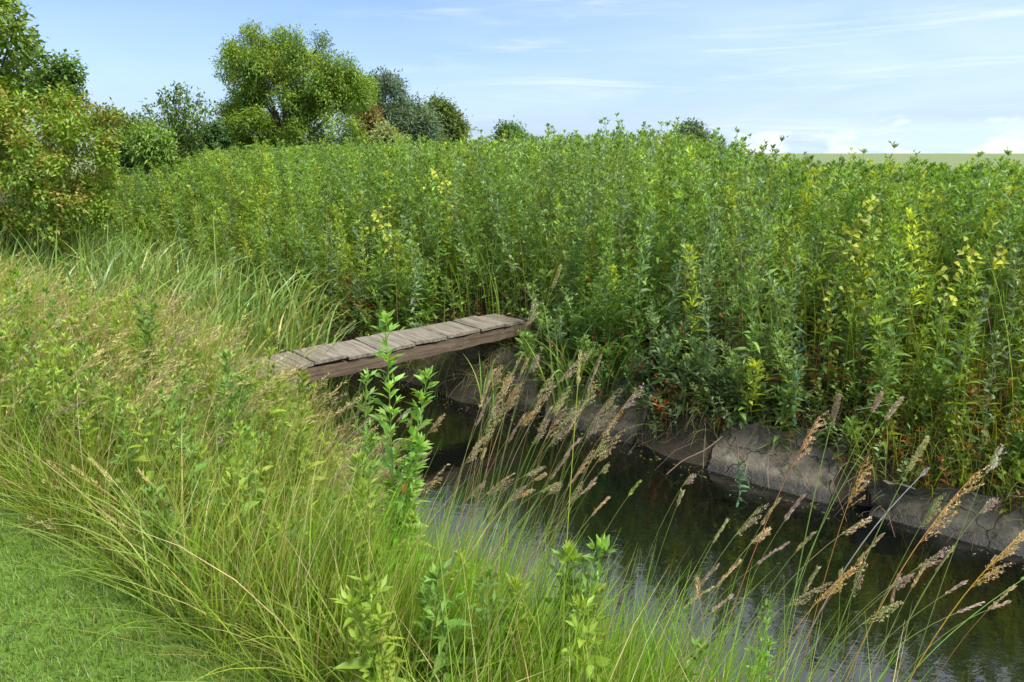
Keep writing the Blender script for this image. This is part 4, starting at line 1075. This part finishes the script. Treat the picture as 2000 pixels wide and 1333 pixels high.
# left side
tree('maple_tree', 'green leafy tree rising past the top left corner', 'tree', [(-260, -120), (-60, -160), (10, -40), (30, 5), (52, 40), (65, 85), (75, 150), (95, 205), (80, 300), (-20, 330), (-260, 330)], 14, 95, (20, 40), 26000, .10,
     [np.array([.105, .17, .020]), np.array([.145, .20, .022]), np.array([.075, .13, .018])], (-60, 430), .14, wid=.75)
tree('maple_tree', 'slender tree with sparse upright twigs above the orange tipped shrub', 'tree', [(60, 190), (82, 92), (100, 105), (118, 140), (140, 105), (168, 112), (165, 150), (152, 190), (160, 240), (80, 260)], 12.6, 34, (9, 17), 5200, .085,
     [np.array([.085, .15, .024]), np.array([.06, .11, .02])], (105, 430), .06, wid=.7, droop=0)
tree('dogwood_shrub', 'large shrub with orange tinted leaf tips at the left edge', 'shrub', [(-250, 190), (-60, 165), (20, 195), (80, 180), (150, 185), (200, 200), (232, 235), (228, 290), (228, 340), (222, 420), (190, 480), (60, 520), (-60, 520), (-250, 520)], 11, 215, (16, 28), 56000, .072,
     [np.array([.115, .185, .020]), np.array([.16, .21, .022]), np.array([.085, .14, .018])], (60, 460), .045, wid=.5, tipc=(np.array([.36, .27, .085]), .13))
tree('hazel_bush', 'dark green bush in the gap behind the orange tinted shrub', 'bush', [(195, 235), (222, 222), (250, 236), (275, 232), (300, 255), (310, 330), (200, 345)], 22, 34, (12, 20), 11000, .14,
     [np.array([.05, .10, .02]), np.array([.075, .13, .025])], (250, 390), .08)
tree('elder_bush', 'light green feathery bush left of the twiggy young tree', 'bush', [(262, 262), (290, 238), (320, 240), (335, 262), (330, 320), (280, 330), (262, 300)], 17, 26, (9, 15), 4200, .13,
     [np.array([.11, .185, .032])], (300, 390), .06, wid=.3)
tree('hazel_bush', 'dark low bush under the left side of the big ash tree', 'bush', [(395, 250), (420, 235), (440, 262), (445, 300), (385, 305)], 33, 14, (9, 15), 4500, .2,
     [np.array([.04, .085, .025])], (418, 330), .1)
# twiggy young tree: upright leafy shoots
def shoot_tree(label, base_px, tips, Yd, colr):
    base = at_y(*base_px, Yd); base[2] = float(terrain(base[0], base[1], False)); r = empty('cherry_plum_tree', tuple(base), label, 'tree')
    mt, mc = MB(), MB()
    for (tx, ty) in tips:
        e = at_y(tx, ty, Yd+random.uniform(-.6, .6))-base; t = np.linspace(0, 1, 12)[:, None]; c1 = np.array([e[0]*.15, e[1]*.3, e[2]*.6])
        q = 2*(1-t)*t*c1+t*t*e; tubes(mt, q, np.linspace(.035, .004, 12), np.array([.1, .08, .06]), 5)
        n_ = 300; u = R.uniform(.35, 1, n_); p = np.stack([np.interp(u*11, np.arange(12), q[:, k]) for k in range(3)], 1)
        sp_ = (.24*(1-u)+.07)[:, None]; p = p+R.normal(0, 1, (n_, 3))*sp_
        leaves(mc, p, R.normal(0, .7, (n_, 3))+np.array([0, 0, .5]), R.normal(0, .5, (n_, 3))+np.array([0, 0, 1]), R.uniform(.07, .14, n_), .05, .1, .3, jit(colr, n_), 0)
    mt.build('trunk', M_bark, r); mc.build('crown', M_tree, r)
shoot_tree('twiggy young tree with upright leafy shoots between the shrub and the ash', (350, 380),
           [(283, 205), (312, 190), (322, 178), (345, 165), (352, 172), (372, 195), (366, 178), (392, 183), (402, 208), (418, 208), (335, 205), (300, 245), (385, 235), (340, 240), (360, 225), (330, 255), (372, 262)], 18,
           np.array([.12, .20, .035]))
